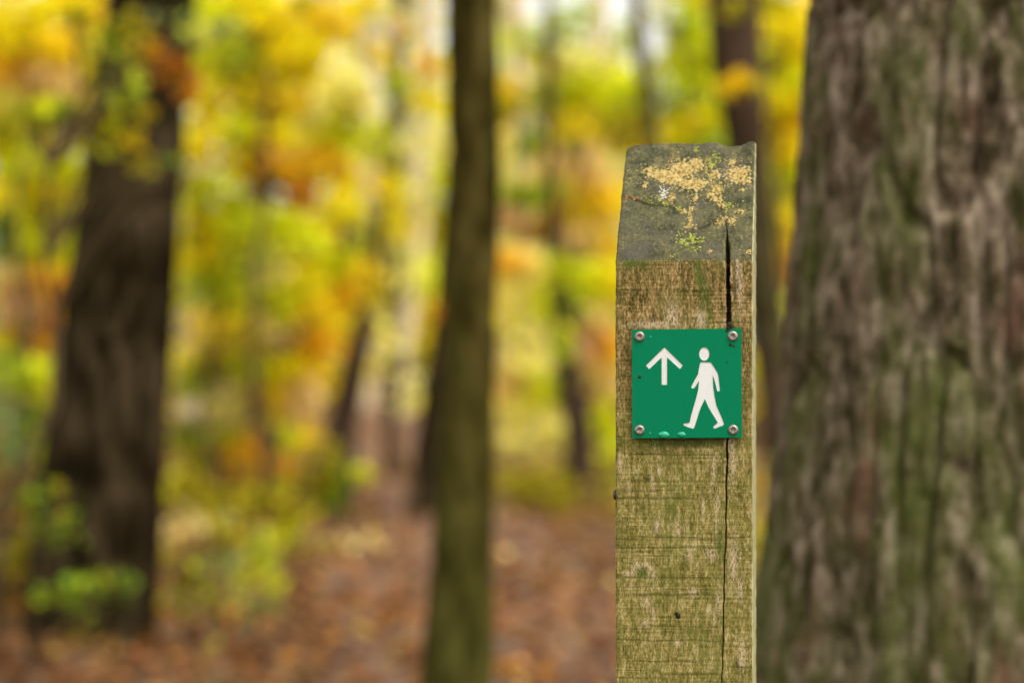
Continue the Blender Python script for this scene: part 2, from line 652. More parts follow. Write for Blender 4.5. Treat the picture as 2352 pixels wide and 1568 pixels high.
for off in (-1, 1):
    pale = np.maximum(pale, .75 * np.exp(-((U - uc[:, None] - off * (hw[:, None] + .0011)) / .0010) ** 2) * (hw[:, None] > .0008) * sstep(-.3, .4, vnoise(T * 130, off, 0, 55)))
algae_and_shade = np.zeros_like(U)
for a in ((1712, 695, 12, 50), (1722, 740, 12, 55), (1728, 775, 8, 30), (1706, 665, 9, 36), (1757, 1330, 9, 40), (1700, 650, 8, 22), (1570, 1398, 18, 12), 
          (1545, 640, 40, 16), (1680, 1080, 120, 12), (1600, 1082, 50, 14), (1800, 840, 8, 60)):  # the wide pair below the sign belongs to its painted stain and shadow
    algae_and_shade = np.maximum(algae_and_shade, blob_uz(*a))
saw_and_shade = np.maximum(saw_and_shade, .95 * sstep(.3, .7, blob_uz(1677, 1074, 128, 26) * (.75 + .6 * fbm(U * 300, T * 90, 0, 3, 44))))  # stain under the sign, deepened by its cast shadow painted in
# lichen on the slope, blobs measured on the photograph: (x, y, rx, ry, kind) in a 4.6125x view of (1480, 330)
lich = np.zeros_like(U)
LB = [(620, 450, 170, 95, 0), (850, 400, 170, 140, 1), (980, 560, 190, 95, 1), (1010, 340, 100, 100, 1), (480, 400, 60, 50, 1), (440, 560, 28, 50, 1), (760, 500, 150, 90, 0),
      (1480, 440, 165, 120, 0), (1420, 300, 45, 80, 1), (1550, 520, 100, 60, 1), (1200, 310, 55, 90, 2), (1220, 450, 70, 70, 0), (1010, 720, 26, 70, 1), (960, 830, 34, 40, 1),
      (940, 920, 24, 80, 1), (940, 1030, 50, 40, 1), (940, 1130, 85, 60, 2), (870, 1220, 40, 30, 2), (1000, 1190, 60, 30, 2), (560, 740, 80, 45, 2), (740, 720, 45, 45, 1),
      (640, 760, 50, 30, 2), (820, 820, 60, 25, 2), (880, 870, 28, 40, 1), (1230, 720, 70, 40, 1), (1300, 790, 50, 30, 1), (1400, 790, 60, 30, 2), (1470, 770, 40, 25, 2),
      (1500, 870, 50, 26, 0), (1180, 680, 50, 40, 1), (1250, 620, 50, 60, 1), (1280, 985, 60, 28, 1), (1420, 970, 34, 60, 1), (1340, 940, 40, 30, 1), (290, 715, 50, 20, 3),
      (660, 640, 26, 60, 4), (1520, 620, 40, 20, 1), (980, 1290, 40, 30, 2), (740, 1340, 20, 20, 2), (1180, 1310, 20, 20, 1), (1610, 1310, 40, 26, 0), (1020, 160, 18, 22, 2), (1060, 1190, 24, 16, 2)]
LBL = []
for x, y, rx, ry, kd in LB:
    u, s = slope_us(1480 + x / 4.6125, 330 + y / 4.6125)
    LBL.append((u, s * Lslope, rx / 4.6125 * PXM * 1.05, ry / 4.6125 * PXM * 1.35, kd))
for u, t, ru, rt_, kd in LBL:
    if kd in (2, 3, 4):
        continue
    lich = np.maximum(lich, np.exp(-(((U - u) / ru) ** 2 + ((T - t) / rt_) ** 2)))
lich = lich * onslope
# drying checks across the sloping top
groove = np.zeros_like(U)
for pl in (((1080, 195), (1120, 330), (1180, 500), (1250, 640), (1300, 880), (1350, 950)), ((1010, 1055), (1110, 1040), (1220, 1000), (1300, 980)), ((200, 690), (330, 730), (480, 785), (700, 805), (860, 850)), ((950, 760), (930, 960), (960, 1060), (1040, 1350)), ((225, 450), (400, 452))):
    q = [slope_us(1480 + x / 4.6125, 330 + y / 4.6125) for x, y in pl]
    q = np.array([(a, b * Lslope) for a, b in q])
    dm = np.full(U.shape, 9.0)
    for a, b in zip(q[:-1], q[1:]):
        ab = b - a
        tt = np.clip(((U - a[0]) * ab[0] + (T - a[1]) * ab[1]) / (ab @ ab), 0, 1)
        dm = np.minimum(dm, np.hypot(U - a[0] - tt * ab[0], T - a[1] - tt * ab[1]))
    dm = dm + .0005 * vnoise(U * 400, T * 400, 0, 33)
    groove = np.maximum(groove, np.exp(-(dm / .0008) ** 2) * (T > .0005))
# 3D positions
s = np.clip(T / Lslope, 0, 1)
Yp = np.where(onslope, s * PDEP, 0.0)
Zp = np.where(onslope, Z_EDGE + s * RISE, Z_EDGE + T)
topprof_x = np.array([215, 240, 310, 520, 850, 1050, 1160, 1240, 1320, 1380, 1480, 1560, 1610, 1660, 1690])
topprof_y = np.array([215, 160, 125, 100, 100, 112, 100, 95, 125, 150, 145, 120, 95, 92, 112])
tz = (100 - topprof_y) / 4.6125 * PXM * 1.05
uu = (topprof_x - 215) / (1690 - 215) * PW
Zp = Zp + np.interp(U, uu, tz) * s ** 5 * onslope
rel = (.0007 * fbm(U * 90, Zp * 60, Yp * 60, 4, 21) + .00025 * fbm(U * 700, T * 160, 0, 2, 23)) * np.where(onslope, 1.5, 1.0)
rel = rel - saw_and_shade * .0003 - groove * .0016 + pale * .0003 + lich * .0012
# round arrises
rad = .0022
eL, eR = U, PW - U
rl = np.where(eL < rad, rad - np.sqrt(np.clip(rad ** 2 - (rad - eL) ** 2, 0, None)), 0)
rr = np.where(eR < rad * .6, rad * .6 - np.sqrt(np.clip((rad * .6) ** 2 - (rad * .6 - eR) ** 2, 0, None)), 0)
inn = CRK + rl + rr - rel
k45 = math.sqrt(.5)
Yp = Yp + np.where(onslope, inn * k45, inn)
Zp = Zp - np.where(onslope, inn * k45, 0)
edge_r = .0012 * np.exp(-np.abs(T) / .0016)
Yp = Yp + edge_r * .7
Xp = U + .0006 * fbm(T * 140, 2, 0, 3, 61) * sstep(.006, 0, U) - .0004 * fbm(T * 120, 5, 0, 3, 62) * sstep(.005, 0, eR)
nc = U.shape[1]
V = np.stack([Xp, Yp, Zp], -1)
front_v = V.reshape(-1, 3)
front_c = np.stack([saw_and_shade, pale, algae_and_shade, lich], -1).reshape(-1, 4)
F = [grid_faces(nr, nc)]
# sides and back: columns of points behind each edge column
nside = 8
vs, cs, base_k = [front_v], [front_c], len(front_v)


def side(colv, flip):
    """Strip from an edge column back to the post's rear plane."""
    global base_k
    w = np.linspace(0, 1, nside)[None, :, None]
    tgt = colv.copy()
    tgt[:, 1] = np.maximum(PDEP, colv[:, 1] + .0005)
    g = colv[:, None, :] * (1 - w) + tgt[:, None, :] * w
    vs.append(g.reshape(-1, 3))
    cs.append(np.zeros((g.shape[0] * nside, 4)))
    f = grid_faces(nr, nside)
    if flip:
        f = f[:, ::-1]
    F.append(f + base_k)
    base_k += g.shape[0] * nside
    return tgt


bl = side(V[:, 0, :], True)
br = side(V[:, -1, :], False)
w = np.linspace(0, 1, 6)[None, :, None]
g = br[:, None, :] * (1 - w) + bl[:, None, :] * w
vs.append(g.reshape(-1, 3)); cs.append(np.zeros((nr * 6, 4)))
F.append(grid_faces(nr, 6) + base_k); base_k += nr * 6
# close the ridge between the sloping top and the back
topb = np.stack([V[-1, :, 0], np.maximum(PDEP, V[-1, :, 1] + .0006), V[-1, :, 2] - .0012], -1)
low = topb.copy(); low[:, 2] = Z_EDGE + RISE * .9; low[:, 1] = PDEP - .0005
cap = np.stack([V[-1], topb, low], 0)
vs.append(cap.reshape(-1, 3)); cs.append(np.zeros((3 * nc, 4)))
F.append(grid_faces(3, nc) + base_k)


def post_material():
    t = NT('weathered_green_wood')
    msk = t.new('ShaderNodeSeparateColor')
    at_ = t.attr('mask')
    t.link(at_.outputs['Color'], msk.inputs[0])
    saw_and_shade_, pale_, alg_ = msk.outputs[0], msk.outputs[1], msk.outputs[2]
    lich_ = at_.outputs['Alpha']
    geo = t.new('ShaderNodeNewGeometry')
    tc = t.new('ShaderNodeTexCoord')
    sx = t.new('ShaderNodeSeparateXYZ')
    t.link(tc.outputs['Object'], sx.inputs[0])
    # fibre mottling, two scales, drawn out along the grain
    fib = t.noise(t.coord((700, 300, 290)), 1, 3, .75)
    fib2 = t.noise(t.coord((240, 200, 60), (2, 1, 5)), 1, 5, .72, .3)
    row = t.noise(t.coord((9, 9, 520), (7, 2, 1)), 1, 3, .75)
    broad = t.noise(t.coord((30, 30, 16), (1, 4, 2)), 1, 4, .6)
    rmask = t.noise(t.coord((16, 16, 60), (3, 9, 6)), 1, 3, .6)
    row = t.math('ADD', .5, t.math('MULTIPLY', t.math('SUBTRACT', row, .5), t.ramp(rmask, [(.36, .15), (.62, 1.25)])))
    tone = t.noise(t.coord((36, 36, 26), (8, 1, 4)), 1, 4, .65)
    mixv = t.math('ADD', t.math('ADD', t.math('MULTIPLY', fib, .38), t.math('MULTIPLY', fib2, .36)), t.math('MULTIPLY', row, .26))
    mixv = t.math('ADD', mixv, t.math('MULTIPLY', t.math('SUBTRACT', tone, .5), .17))
    low = t.ramp(mixv, [(.39, (.036, .036, .005)), (.46, (.135, .115, .021)), (.52, (.25, .205, .058)), (.60, (.50, .40, .20))])
    upp = t.ramp(mixv, [(.41, (.026, .023, .004)), (.47, (.105, .076, .017)), (.525, (.235, .160, .055)), (.585, (.47, .325, .150))])
    h = t.new('ShaderNodeMapRange')
    h.inputs['From Min'].default_value = 1.00
    h.inputs['From Max'].default_value = 1.07
    t.link(t.math('ADD', sx.outputs['Z'], t.math('MULTIPLY', t.math('SUBTRACT', broad, .5), .25)), h.inputs['Value'])
    c = t.mix(h.outputs[0], low, upp)
    # drifts of algae
    gmask = t.math('MULTIPLY', t.ramp(broad, [(.47, 0), (.66, 1)]), t.ramp(fib2, [(.4, 1), (.6, .2)]))
    c = t.mix(t.math('MULTIPLY', gmask, .75), c, (.12, .135, .022))
    c = t.mix(t.math('MULTIPLY', alg_, t.ramp(fib, [(.46, 1), (.66, .45)])), c, (.050, .085, .008))
    # warm bare patches
    n4 = t.noise(t.coord((150, 100, 60), (9, 3, 3)), 1, 3, .6)
    c = t.mix(t.ramp(n4, [(.60, 0), (.72, .5)]), c, (.50, .31, .14))
    # pale streaks: placed ones and small scattered ones
    n5 = t.noise(t.coord((330, 200, 55), (4, 8, 3)), 1, 3, .65)
    ps = t.math('MAXIMUM', t.math('MULTIPLY', pale_, t.ramp(fib, [(.40, .05), (.54, 1.2)])), t.math('MULTIPLY', t.ramp(n5, [(.66, 0), (.74, .75)]), 1.0))
    c = t.mix(t.math('MULTIPLY', ps, .85), c, (.50, .385, .25))
    # algae sitting in the saw grooves, plus stain and painted shadow under the sign
    c = t.mix(t.math('MULTIPLY', saw_and_shade_, t.ramp(fib2, [(.30, 1), (.75, .45)]), True), c, (.062, .064, .012))
    # sloping top: grey-green end face
    e1 = t.noise(t.coord((420, 420, 300), (5, 5, 5)), 1, 4, .7)
    e2 = t.noise(t.coord((60, 60, 60), (2, 7, 5)), 1, 5, .65)
    ev = t.math('ADD', t.math('MULTIPLY', e1, .5), t.math('MULTIPLY', e2, .5))
    end = t.ramp(ev, [(.40, (.026, .027, .012)), (.48, (.060, .059, .028)), (.55, (.096, .088, .040)), (.66, (.18, .160, .058))])
    e3 = t.noise(t.coord((25, 25, 25), (6, 2, 9)), 1, 3, .6)
    end = t.mix(t.ramp(e3, [(.50, 0), (.66, .7)]), end, (.078, .068, .052))
    lm = t.ramp(t.math('ADD', lich_, t.math('MULTIPLY', t.math('SUBTRACT', e1, .5), 2.6)), [(.40, 0), (.62, 1)])
    lc = t.ramp(e1, [(.38, (.12, .080, .02)), (.50, (.31, .215, .070)), (.60, (.44, .35, .14))])
    end = t.mix(lm, end, lc)
    nz = t.new('ShaderNodeSeparateXYZ')
    t.link(geo.outputs['True Normal'], nz.inputs[0])
    ism = t.new('ShaderNodeMapRange')
    ism.inputs['From Min'].default_value = Z_EDGE - .0006
    ism.inputs['From Max'].default_value = Z_EDGE + .0008
    t.link(t.math('ADD', sx.outputs['Z'], t.math('MULTIPLY', t.math('SUBTRACT', fib2, .5), .012)), ism.inputs['Value'])
    # only the cut face, not the sides, carries the grey end grain: it starts deeper than the arris
    c = t.mix(ism.outputs[0], c, end)
    # right-hand side: paler wood, with the light on that side painted in
    sd = t.new('ShaderNodeMapRange')
    sd.inputs['From Min'].default_value = PW - .0012
    sd.inputs['From Max'].default_value = PW - .0003
    t.link(sx.outputs['X'], sd.inputs['Value'])
    pal = t.ramp(fib2, [(.36, (.17, .165, .055)), (.48, (.36, .34, .17)), (.62, (.50, .47, .29))])
    c = t.mix(t.math('MULTIPLY', sd.outputs[0], .9), c, pal)
    hgt = t.math('ADD', t.math('ADD', t.math('MULTIPLY', fib, .5), t.math('MULTIPLY', fib2, .35)), t.math('MULTIPLY', row, .3))
    t.bump(hgt, .55, .0012)
    return t.base(c, .85, .2)


M_POST = post_material()
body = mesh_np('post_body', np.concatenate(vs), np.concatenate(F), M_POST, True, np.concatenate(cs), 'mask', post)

# lichen: thousands of small crusty lobes standing on the sloping top
rl_ = np.random.default_rng(5)
LV, LF, LC = [], [], []
KC = {0: (.42, .33, .11), 1: (.41, .275, .10), 2: (.30, .33, .06), 3: (.42, .18, .06), 4: (.62, .63, .60)}
k0 = 0
for u, t, ru, rt_, kd in LBL:
    n = int(34 + 820 * (ru * rt_) / (.010 * .012))
    d = rl_.normal(size=(n, 2)) * .85
    for a, b in d:
        uu_, tt_ = u + a * ru, t + b * rt_
        if not (0.002 < uu_ < PW - .0015 and .003 < tt_ < Lslope - .003):
            continue
        ic = np.interp(tt_, cs_t, cs_u, right=1)
        if abs(uu_ - ic) < .0016 and tt_ < cs_t[-1]:
            continue
        if float(vnoise(uu_ * 420, tt_ * 420, 3, 71)) + .6 * float(vnoise(uu_ * 1100, tt_ * 1100, 3, 72)) < .02 and kd != 4:
            continue
        r = rl_.uniform(.0003, .0009)
        hgt = r * rl_.uniform(.25, .8)
        m = 6
        ang = rl_.uniform(0, 6.28) + np.arange(m) / m * 6.283
        rr_ = r * rl_.uniform(.6, 1.3, m)
        ring = np.stack([uu_ + np.cos(ang) * rr_, tt_ + np.sin(ang) * rr_, np.full(m, .0001)], -1)
        ring2 = np.stack([uu_ + np.cos(ang) * rr_ * .6, tt_ + np.sin(ang) * rr_ * .6, np.full(m, hgt)], -1)
        P = np.concatenate([ring, ring2, [[uu_, tt_, hgt * 1.15]]])
        ss = P[:, 1] / Lslope
        X = P[:, 0]
        Y = ss * PDEP - P[:, 2] * k45 + .0002
        Z = Z_EDGE + ss * RISE + P[:, 2] * k45 + np.interp(P[:, 0], uu, tz) * np.clip(ss, 0, 1) ** 5
        LV.append(np.stack([X, Y, Z], -1))
        q = np.arange(m); q2 = (q + 1) % m
        LF.append(np.concatenate([np.stack([q, q2, q2 + m], -1), np.stack([q, q2 + m, q + m], -1), np.stack([q + m, q2 + m, np.full(m, 2 * m)], -1)]) + k0)
        c = np.array(KC[kd]) * rl_.uniform(.45, 1.45) * np.array([1, rl_.uniform(.85, 1.15), rl_.uniform(.6, 1.4)])
        if rl_.uniform() < .12 and kd != 4:
            c = np.array(KC[2]) * rl_.uniform(.7, 1.3)
        LC.append(np.repeat(np.clip(c, 0, .9)[None], 2 * m + 1, 0))
        k0 += 2 * m + 1


def attr_material(name, rough=.9, spec=.15):
    t = NT(name)
    c = t.attr('Col').outputs['Color']
    n = t.noise(t.coord((900, 900, 900)), 1, 2)
    c = t.mix(t.ramp(n, [(.3, .55), (.6, 0)]), c, t.mix(1.0, c, (.5, .45, .4), 'MULTIPLY'))
    return t.base(c, rough, spec)


lichen = mesh_np('lichen', np.concatenate(LV), np.concatenate(LF), attr_material('crusty_lichen'), True, np.concatenate(LC), parent=post)
lichen['kind'] = 'stuff'
lichen['label'] = 'yellow and orange lichen crust on the sloping top of the post'

# ------------------------------------------------------------------ sign on the post
def plain(name, c, rough=.5, spec=.4, metal=0, var=.08, scale=400, dirt=None):
    t = NT(name)
    n = t.noise(t.coord((scale, scale, scale)), 1, 3)
    a = tuple(x * (1 - var) for x in c)
    b = tuple(min(1, x * (1 + var)) for x in c)
    col = t.mix(n, a, b)
    if dirt:
        d = t.noise(t.coord((900, 900, 900), (3, 3, 3)), 1, 3, .6)
        col = t.mix(t.ramp(d, [(.72, 0), (.78, .55)]), col, dirt)
    t.base(col, rough, spec)
    t.p.inputs['Metallic'].default_value = metal
    return t.m


M_GREEN = plain('green_plastic', (.0, .178, .080), .5, .08, var=.05, dirt=(.02, .05, .02))
M_WHITE = plain('white_plastic', (.70, .70, .71), .45, .4, var=.02)
M_STEEL = plain('stainless_steel', (.33, .295, .26), .5, .5, 1.0, .2, 900, dirt=(.12, .08, .05))
M_DARK = plain('dark_steel', (.06, .065, .075), .5, .5, .6, .3)

FACE = -.0058
sc_ = [front_uz(px, py, FACE) for px, py in ((1542.5, 804.5), (1810, 801.5), (1811.5, 1068), (1543.5, 1069.5))]


def to_sign(px, py):
    u, z = front_uz(px, py, FACE)
    return (u, z)


def rounded(poly, r=.0008, n=3):
    out = []
    m = len(poly)
    for i in range(m):
        p, a, b = np.array(poly[i]), np.array(poly[i - 1]), np.array(poly[(i + 1) % m])
        va, vb = (a - p) / np.linalg.norm(a - p), (b - p) / np.linalg.norm(b - p)
        for k in range(n + 1):
            t = k / n
            out.append(tuple((1 - t) ** 2 * (p + va * r) + 2 * t * (1 - t) * p + t ** 2 * (p + vb * r)))
    return out


arrow_px = [(465, 743), (612, 888), (588, 918), (486, 824), (486, 1043), (442, 1043), (442, 824), (343, 918), (316, 889)]
arrow = rounded([to_sign(1480 + x / 3.267, 620 + y / 3.267) for x, y in arrow_px], .0006)
walker_px = [(418, 392), (430, 386), (565, 386), (580, 394), (630, 470), (678, 550), (688, 600), (698, 700), (709, 790), (703, 808), (688, 815), (672, 808), (662, 785),
             (655, 745), (630, 650), (603, 575), (606, 650), (613, 770), (630, 880), (656, 1015), (700, 1120), (745, 1220), (770, 1290), (766, 1308), (750, 1318),
             (690, 1338), (640, 1360), (618, 1358), (610, 1345), (618, 1325), (650, 1300), (676, 1275), (640, 1210), (545, 1055), (510, 980), (488, 925), (470, 965),
             (425, 1060), (400, 1130), (370, 1230), (345, 1310), (330, 1352), (316, 1364), (250, 1345), (180, 1318), (168, 1300), (178, 1286), (215, 1283), (250, 1278),
             (265, 1268), (285, 1170), (320, 1050), (360, 910), (390, 790), (397, 720), (402, 655), (375, 700), (340, 755), (318, 772), (298, 770), (288, 750), (295, 730),
             (320, 680), (360, 610), (388, 560), (395, 510), (405, 460), (412, 420)]
walker = [to_sign(1640 + x / 6.03, 820 + y / 6.03) for x, y in walker_px]
head = [to_sign(1640 + (479 + 75 * math.cos(a)) / 6.03, 820 + (266 + 98 * math.sin(a)) / 6.03) for a in np.linspace(0, 2 * math.pi, 28, endpoint=False)]
outer = rounded(sc_, .0007)


def flat_solid(name, loops, y_front, thick, mat, parent, bevel=.00012):
    """A plate in the post's x/z plane filled between loops (outer first, then holes), front at y_front."""
    cu = bpy.data.curves.new(name, 'CURVE')
    cu.dimensions = '2D'
    cu.fill_mode = 'BOTH'
    cu.extrude = max(1e-5, thick / 2 - bevel)
    cu.bevel_depth = bevel
    cu.offset = -bevel
    for lp in loops:
        sp = cu.splines.new('POLY')
        sp.points.add(len(lp) - 1)
        for k, (u, z) in enumerate(lp):
            sp.points[k].co = (u, z, 0, 1)
        sp.use_cyclic_u = True
    tmp = bpy.data.objects.new(name + '_tmp', cu)
    COL.objects.link(tmp)
    dg = bpy.context.evaluated_depsgraph_get()
    me = bpy.data.meshes.new_from_object(tmp.evaluated_get(dg))
    bpy.data.objects.remove(tmp, do_unlink=True)
    # curve (u, z, h) -> post (x = u, y = y_front + thick/2 - h, z)
    me.transform(Matrix(((1, 0, 0, 0), (0, 0, -1, y_front + thick / 2), (0, 1, 0, 0), (0, 0, 0, 1))))
    me.materials.clear()
    me.materials.append(mat)
    me.name = name
    o = bpy.data.objects.new(name, me)
    COL.objects.link(o)
    o.parent = parent
    return o


sign = flat_solid('sign_plate', [outer, arrow, walker, head], FACE, .0014, M_GREEN, post)
sign['label'] = 'green square plastic sign with white arrow and walking figure'
core = [tuple(np.array(p) * .9985 + np.mean(outer, 0) * .0015) for p in outer]
backing = flat_solid('white_core', [core], FACE + .0014 + .00003, .0022, M_WHITE, sign)


def inset_loop(lp, grow):
    c = np.array(lp)
    p, n_ = np.roll(c, 1, 0), np.roll(c, -1, 0)
    tg = n_ - p
    tg /= np.linalg.norm(tg, axis=1)[:, None] + 1e-12
    return [tuple(x) for x in c + np.stack([tg[:, 1], -tg[:, 0]], -1) * grow]


# the white marks themselves, lying a little below the green face
flat_solid('arrow_mark', [arrow], FACE + .00045, .0009, M_WHITE, sign, .00002)
wk = flat_solid('walker_mark', [walker, head], FACE + .00045, .0009, M_WHITE, sign, .00002)


def screw_mesh():
    n = 48
    th = np.arange(n) / n * 2 * np.pi
    prof = [(.0046, 0), (.0047, .0004), (.0045, .0011), (.0039, .0017), (.0031, .0020)]
    rings = [np.stack([r * np.cos(th), np.full(n, -h), r * np.sin(th)], -1) for r, h in prof]
    lobe = .0019 + .00034 * np.cos(6 * th)
    for r, h in ((lobe + .00015, .00205), (lobe, .0019), (lobe * .96, .0006), (lobe * .4, .0003), (lobe * .02, .0003)):
        rings.append(np.stack([r * np.cos(th), np.full(n, -h), r * np.sin(th)], -1))
    v = np.concatenate(rings)
    f = grid_faces(len(rings), n, True)
    return v, f


sv, sf = screw_mesh()
first = None
for i, (px, py) in enumerate(((1561.5, 821.5), (1789, 820.5), (1561.5, 1049.5), (1790, 1049))):
    u, z = front_uz(px, py, FACE - .001)
    if first is None:
        first = mesh_np('screw', sv * .94, sf, M_STEEL, True, parent=sign)
        o = first
    else:
        o = first.copy()
        COL.objects.link(o)
        o.parent = sign
    o.location = (u, FACE + .0001, z)
    o.rotation_euler = (0, i * .37, 0)
# beads of rain water along the sign's lower edge
t = NT('water')
t.base((.005, .36, .19), .06, .6)
M_WATER = t.m


def dome(r1, r2, h, n=20):
    th = np.arange(n) / n * 2 * np.pi
    rings = []
    for a in np.linspace(0, math.pi / 2 * .97, 6):
        rings.append(np.stack([r1 * np.cos(a) * np.cos(th) * (1 + .12 * np.cos(2 * th + 1)), np.full(n, -h * np.sin(a)), r2 * np.cos(a) * np.sin(th)], -1))
    return np.concatenate(rings), grid_faces(6, n, True)


for px, py, a, b in ((1621, 1061, 13, 8), (1664, 1060, 10, 6), (1587, 1057, 2.5, 2), (1588, 822, 2, 2)):
    u, z = front_uz(px, py, FACE)
    v, f = dome(a * PXM, b * PXM, min(a, b) * PXM * .45)
    d = mesh_np('water_drop', v, f, M_WATER, True, parent=sign)
    d.location = (u, FACE - .00002, z)


def grit(px, py, r, seed, y=FACE):
    rng = np.random.default_rng(seed)
    u, z = front_uz(px, py, y)
    v, f = dome(r * PXM, r * PXM * rng.uniform(.7, 1.2), r * PXM * .5, 9)
    v = v * (1 + .3 * rng.normal(size=(len(v), 1)) * .5)
    o = mesh_np('dirt_speck', v, f, M_DIRT, True, parent=sign)
    o.location = (u, y, z)


M_DIRT = plain('dirt', (.035, .03, .018), .9, .1, 0, .4)
for i, a in enumerate(((1561.5, 920, 4), (1784, 842, 4), (1778, 801, 5), (1786, 797, 6), (1774, 808, 3), (1792, 846, 2.5), (1775, 884, 2), (1781, 792, 7))):
    grit(*a, i)

# nail on the left arris and a dark spot lower down, built as a raised blob
u, z = front_uz(1502, 1206, .012)
nv, nf = screw_mesh()
nail = mesh_np('nail', nv * .95, nf, M_DARK, True, parent=post)
nail.location = (-.0004, .0062, z)
nail.rotation_euler = (0, 0, -math.pi / 2)
u, z = front_uz(1655, 1501)
kv, kf = dome(6 * PXM, 8 * PXM, .0012, 11)
kv = kv * (1 + .25 * np.random.default_rng(2).normal(size=(len(kv), 1)))
spot_obj = mesh_np('spot_dome', kv, kf, M_DIRT, True, parent=post)
spot_obj.name = 'dark_spot'
spot_obj.location = (u, -.0002, z)

# ------------------------------------------------------------------ near and middle trunks
TOPZ = 9.0
# big trunk right behind the post
BD = 3.22
c0 = at(2330, 1568, BD); c1 = at(2335, 784, BD); c2 = at(2345, 0, BD)
big = tree('tree', 'massive trunk with grey-brown fissured bark close behind the post', [(c0[0] - .01, BD, 0), (c0[0] - .005, BD, .6), (c1[0], BD, 1.1), (c2[0], BD, 1.53), (c2[0] + .05, BD, 3), (c2[0] + .1, BD + .05, 6), (c2[0] + .1, BD + .1, TOPZ)],
           [.395, .342, .300, .276, .26, .22, .13], M_BARK_BIG, (2.6, ['Y', 'YG', 'O'], 3600, .11, 31), nth=420, nz=1500, depth=.021, k=25, stretch=.17, flare=.10, seed=2, fine=.35)
# dark leaning trunk on the left
D = 8.8
P = [(192, 1480), (228, 1150), (262, 784), (300, 400), (345, 0)]
pts = [at(x, y, D) for x, y in P]
pts += [pts[-1] + np.array([.25, 0, 2.0]), pts[-1] + np.array([.5, 0, 6.5])]
W = [310, 280, 254, 224, 200]
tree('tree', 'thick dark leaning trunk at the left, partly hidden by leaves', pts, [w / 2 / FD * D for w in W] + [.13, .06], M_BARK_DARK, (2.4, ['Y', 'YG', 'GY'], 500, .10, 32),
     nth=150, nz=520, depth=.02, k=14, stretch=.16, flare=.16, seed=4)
# slim mossy trunk in the middle
D = 6.3
P = [(1036, 1767), (1050, 1540), (1068, 1150), (1080, 784), (1091, 400), (1086, 0)]
pts = [at(x, y, D) for x, y in P]
pts += [pts[-1] + np.array([0., 0, 2.0]), pts[-1] + np.array([.1, .1, 5.5])]
W = [195, 168, 132, 124, 122, 116]
tree('tree', 'slim olive-brown mossy trunk in the middle of the view', pts, [w / 2 / FD * D for w in W] + [.045, .02], M_BARK_SLIM, (1.6, ['Y', 'YG', 'LG'], 400, .09, 33),
     nth=72, nz=360, depth=.008, k=26, stretch=.25, flare=.15, seed=6)


for lab, cx_, cy_, sd in (('leafy shade tree added behind the viewpoint on the right, outside the picture', 2.5, -1.3, 34), ('leafy shade tree added behind the viewpoint on the left, outside the picture', -1.7, -1.6, 35)):
    tree('tree', lab, [(cx_, cy_, 0), (cx_, cy_, 2), (cx_ + .05, cy_ + .1, 4.6), (cx_ + .1, cy_ + .2, 8.0)], [.22, .17, .14, .06], M_BARK_MID, (2.9, ['Y', 'YG', 'LG'], 6500, .12, sd), nth=40, nz=120, depth=.012, k=14, flare=.15, seed=sd)  # unseen trees added so their dense crowns shade the post


def far_trunk(label, D, P, W, mat, crown=None, seed=0, depth=.012, topz=8.0):
    pts = [at(x, y, D) for x, y in P]
    b = pts[0].copy()
    d = (pts[0] - pts[1]) / (pts[1][2] - pts[0][2] + 1e-6) if pts[0][2] > .15 else None
    W = list(W)
    if pts[0][2] > .15:                       # carry the stem down to the ground
        sl = (pts[1] - pts[0]) / (pts[1][2] - pts[0][2])
        pts.insert(0, pts[0] - sl * pts[0][2])
        W.insert(0, W[0] * 1.2)
    sl = (pts[-1] - pts[-2]) / (pts[-1][2] - pts[-2][2])
    r = [w / 2 / FD * D for w in W]
    if topz > pts[-1][2] + 1:
        e = pts[-1]
        pts.append(e + np.array([sl[0] * .3, 0, 1]) * ((topz - e[2]) * .5))
        pts.append(e + np.array([sl[0] * .3, 0, 1]) * (topz - e[2]))
        r += [r[-1] * .75, r[-1] * .3]
    return tree('tree', label, pts, r, mat, crown, nth=40, nz=140, depth=depth, k=12, stretch=.18, flare=.1, seed=seed)


far_trunk('dark trunk just left of and behind the slim middle trunk', 15.0, [(976, 1195), (1006, 1000), (1036, 760), (1048, 560), (1075, 200), (1082, 0)], (120, 98, 86, 84, 70, 60), M_BARK_DARK, (1.8, ['Y', 'YG'], 300, .1, 41), 11)
far_trunk('brown trunk above the post, crossed by a spray of yellow leaves', 9.9, [(1772, 800), (1748, 640), (1716, 330), (1692, 150), (1684, 0)], (86, 88, 92, 120, 120), M_BARK_DIM, (1.8, ['Y', 'YG', 'GY'], 300, .1, 42), 12)
far_trunk('thin olive stem left above the post', 13.0, [(1530, 900), (1502, 320), (1478, 160), (1462, 0)], (46, 36, 36, 32), M_BARK_SLIM, (1.2, ['YG', 'LG'], 250, .09, 43), 13, .005, 6)
far_trunk('grey-brown trunk standing left of the post with its foot in view', 16.0, [(1335, 1105), (1325, 960), (1285, 700), (1270, 540), (1262, 300), (1258, 0)], (70, 56, 38, 30, 24, 20), M_BARK_DIM, None, 14, .008, 7)
far_trunk('leaning thin brown trunk among the yellow bushes', 14.9, [(772, 1080), (785, 980), (845, 700), (885, 400), (915, 150), (925, 0)], (90, 72, 38, 32, 28, 26), M_BARK_DIM, None, 15, .01, 7)
far_trunk('stout pale trunk left of the middle trunk', 30.0, [(905, 1000), (925, 800), (958, 560), (972, 200), (985, 0)], (50, 46, 42, 42, 40), M_BARK_PALE, (2.5, ['Y', 'PY'], 400, .16, 46), 16, .02, 12)
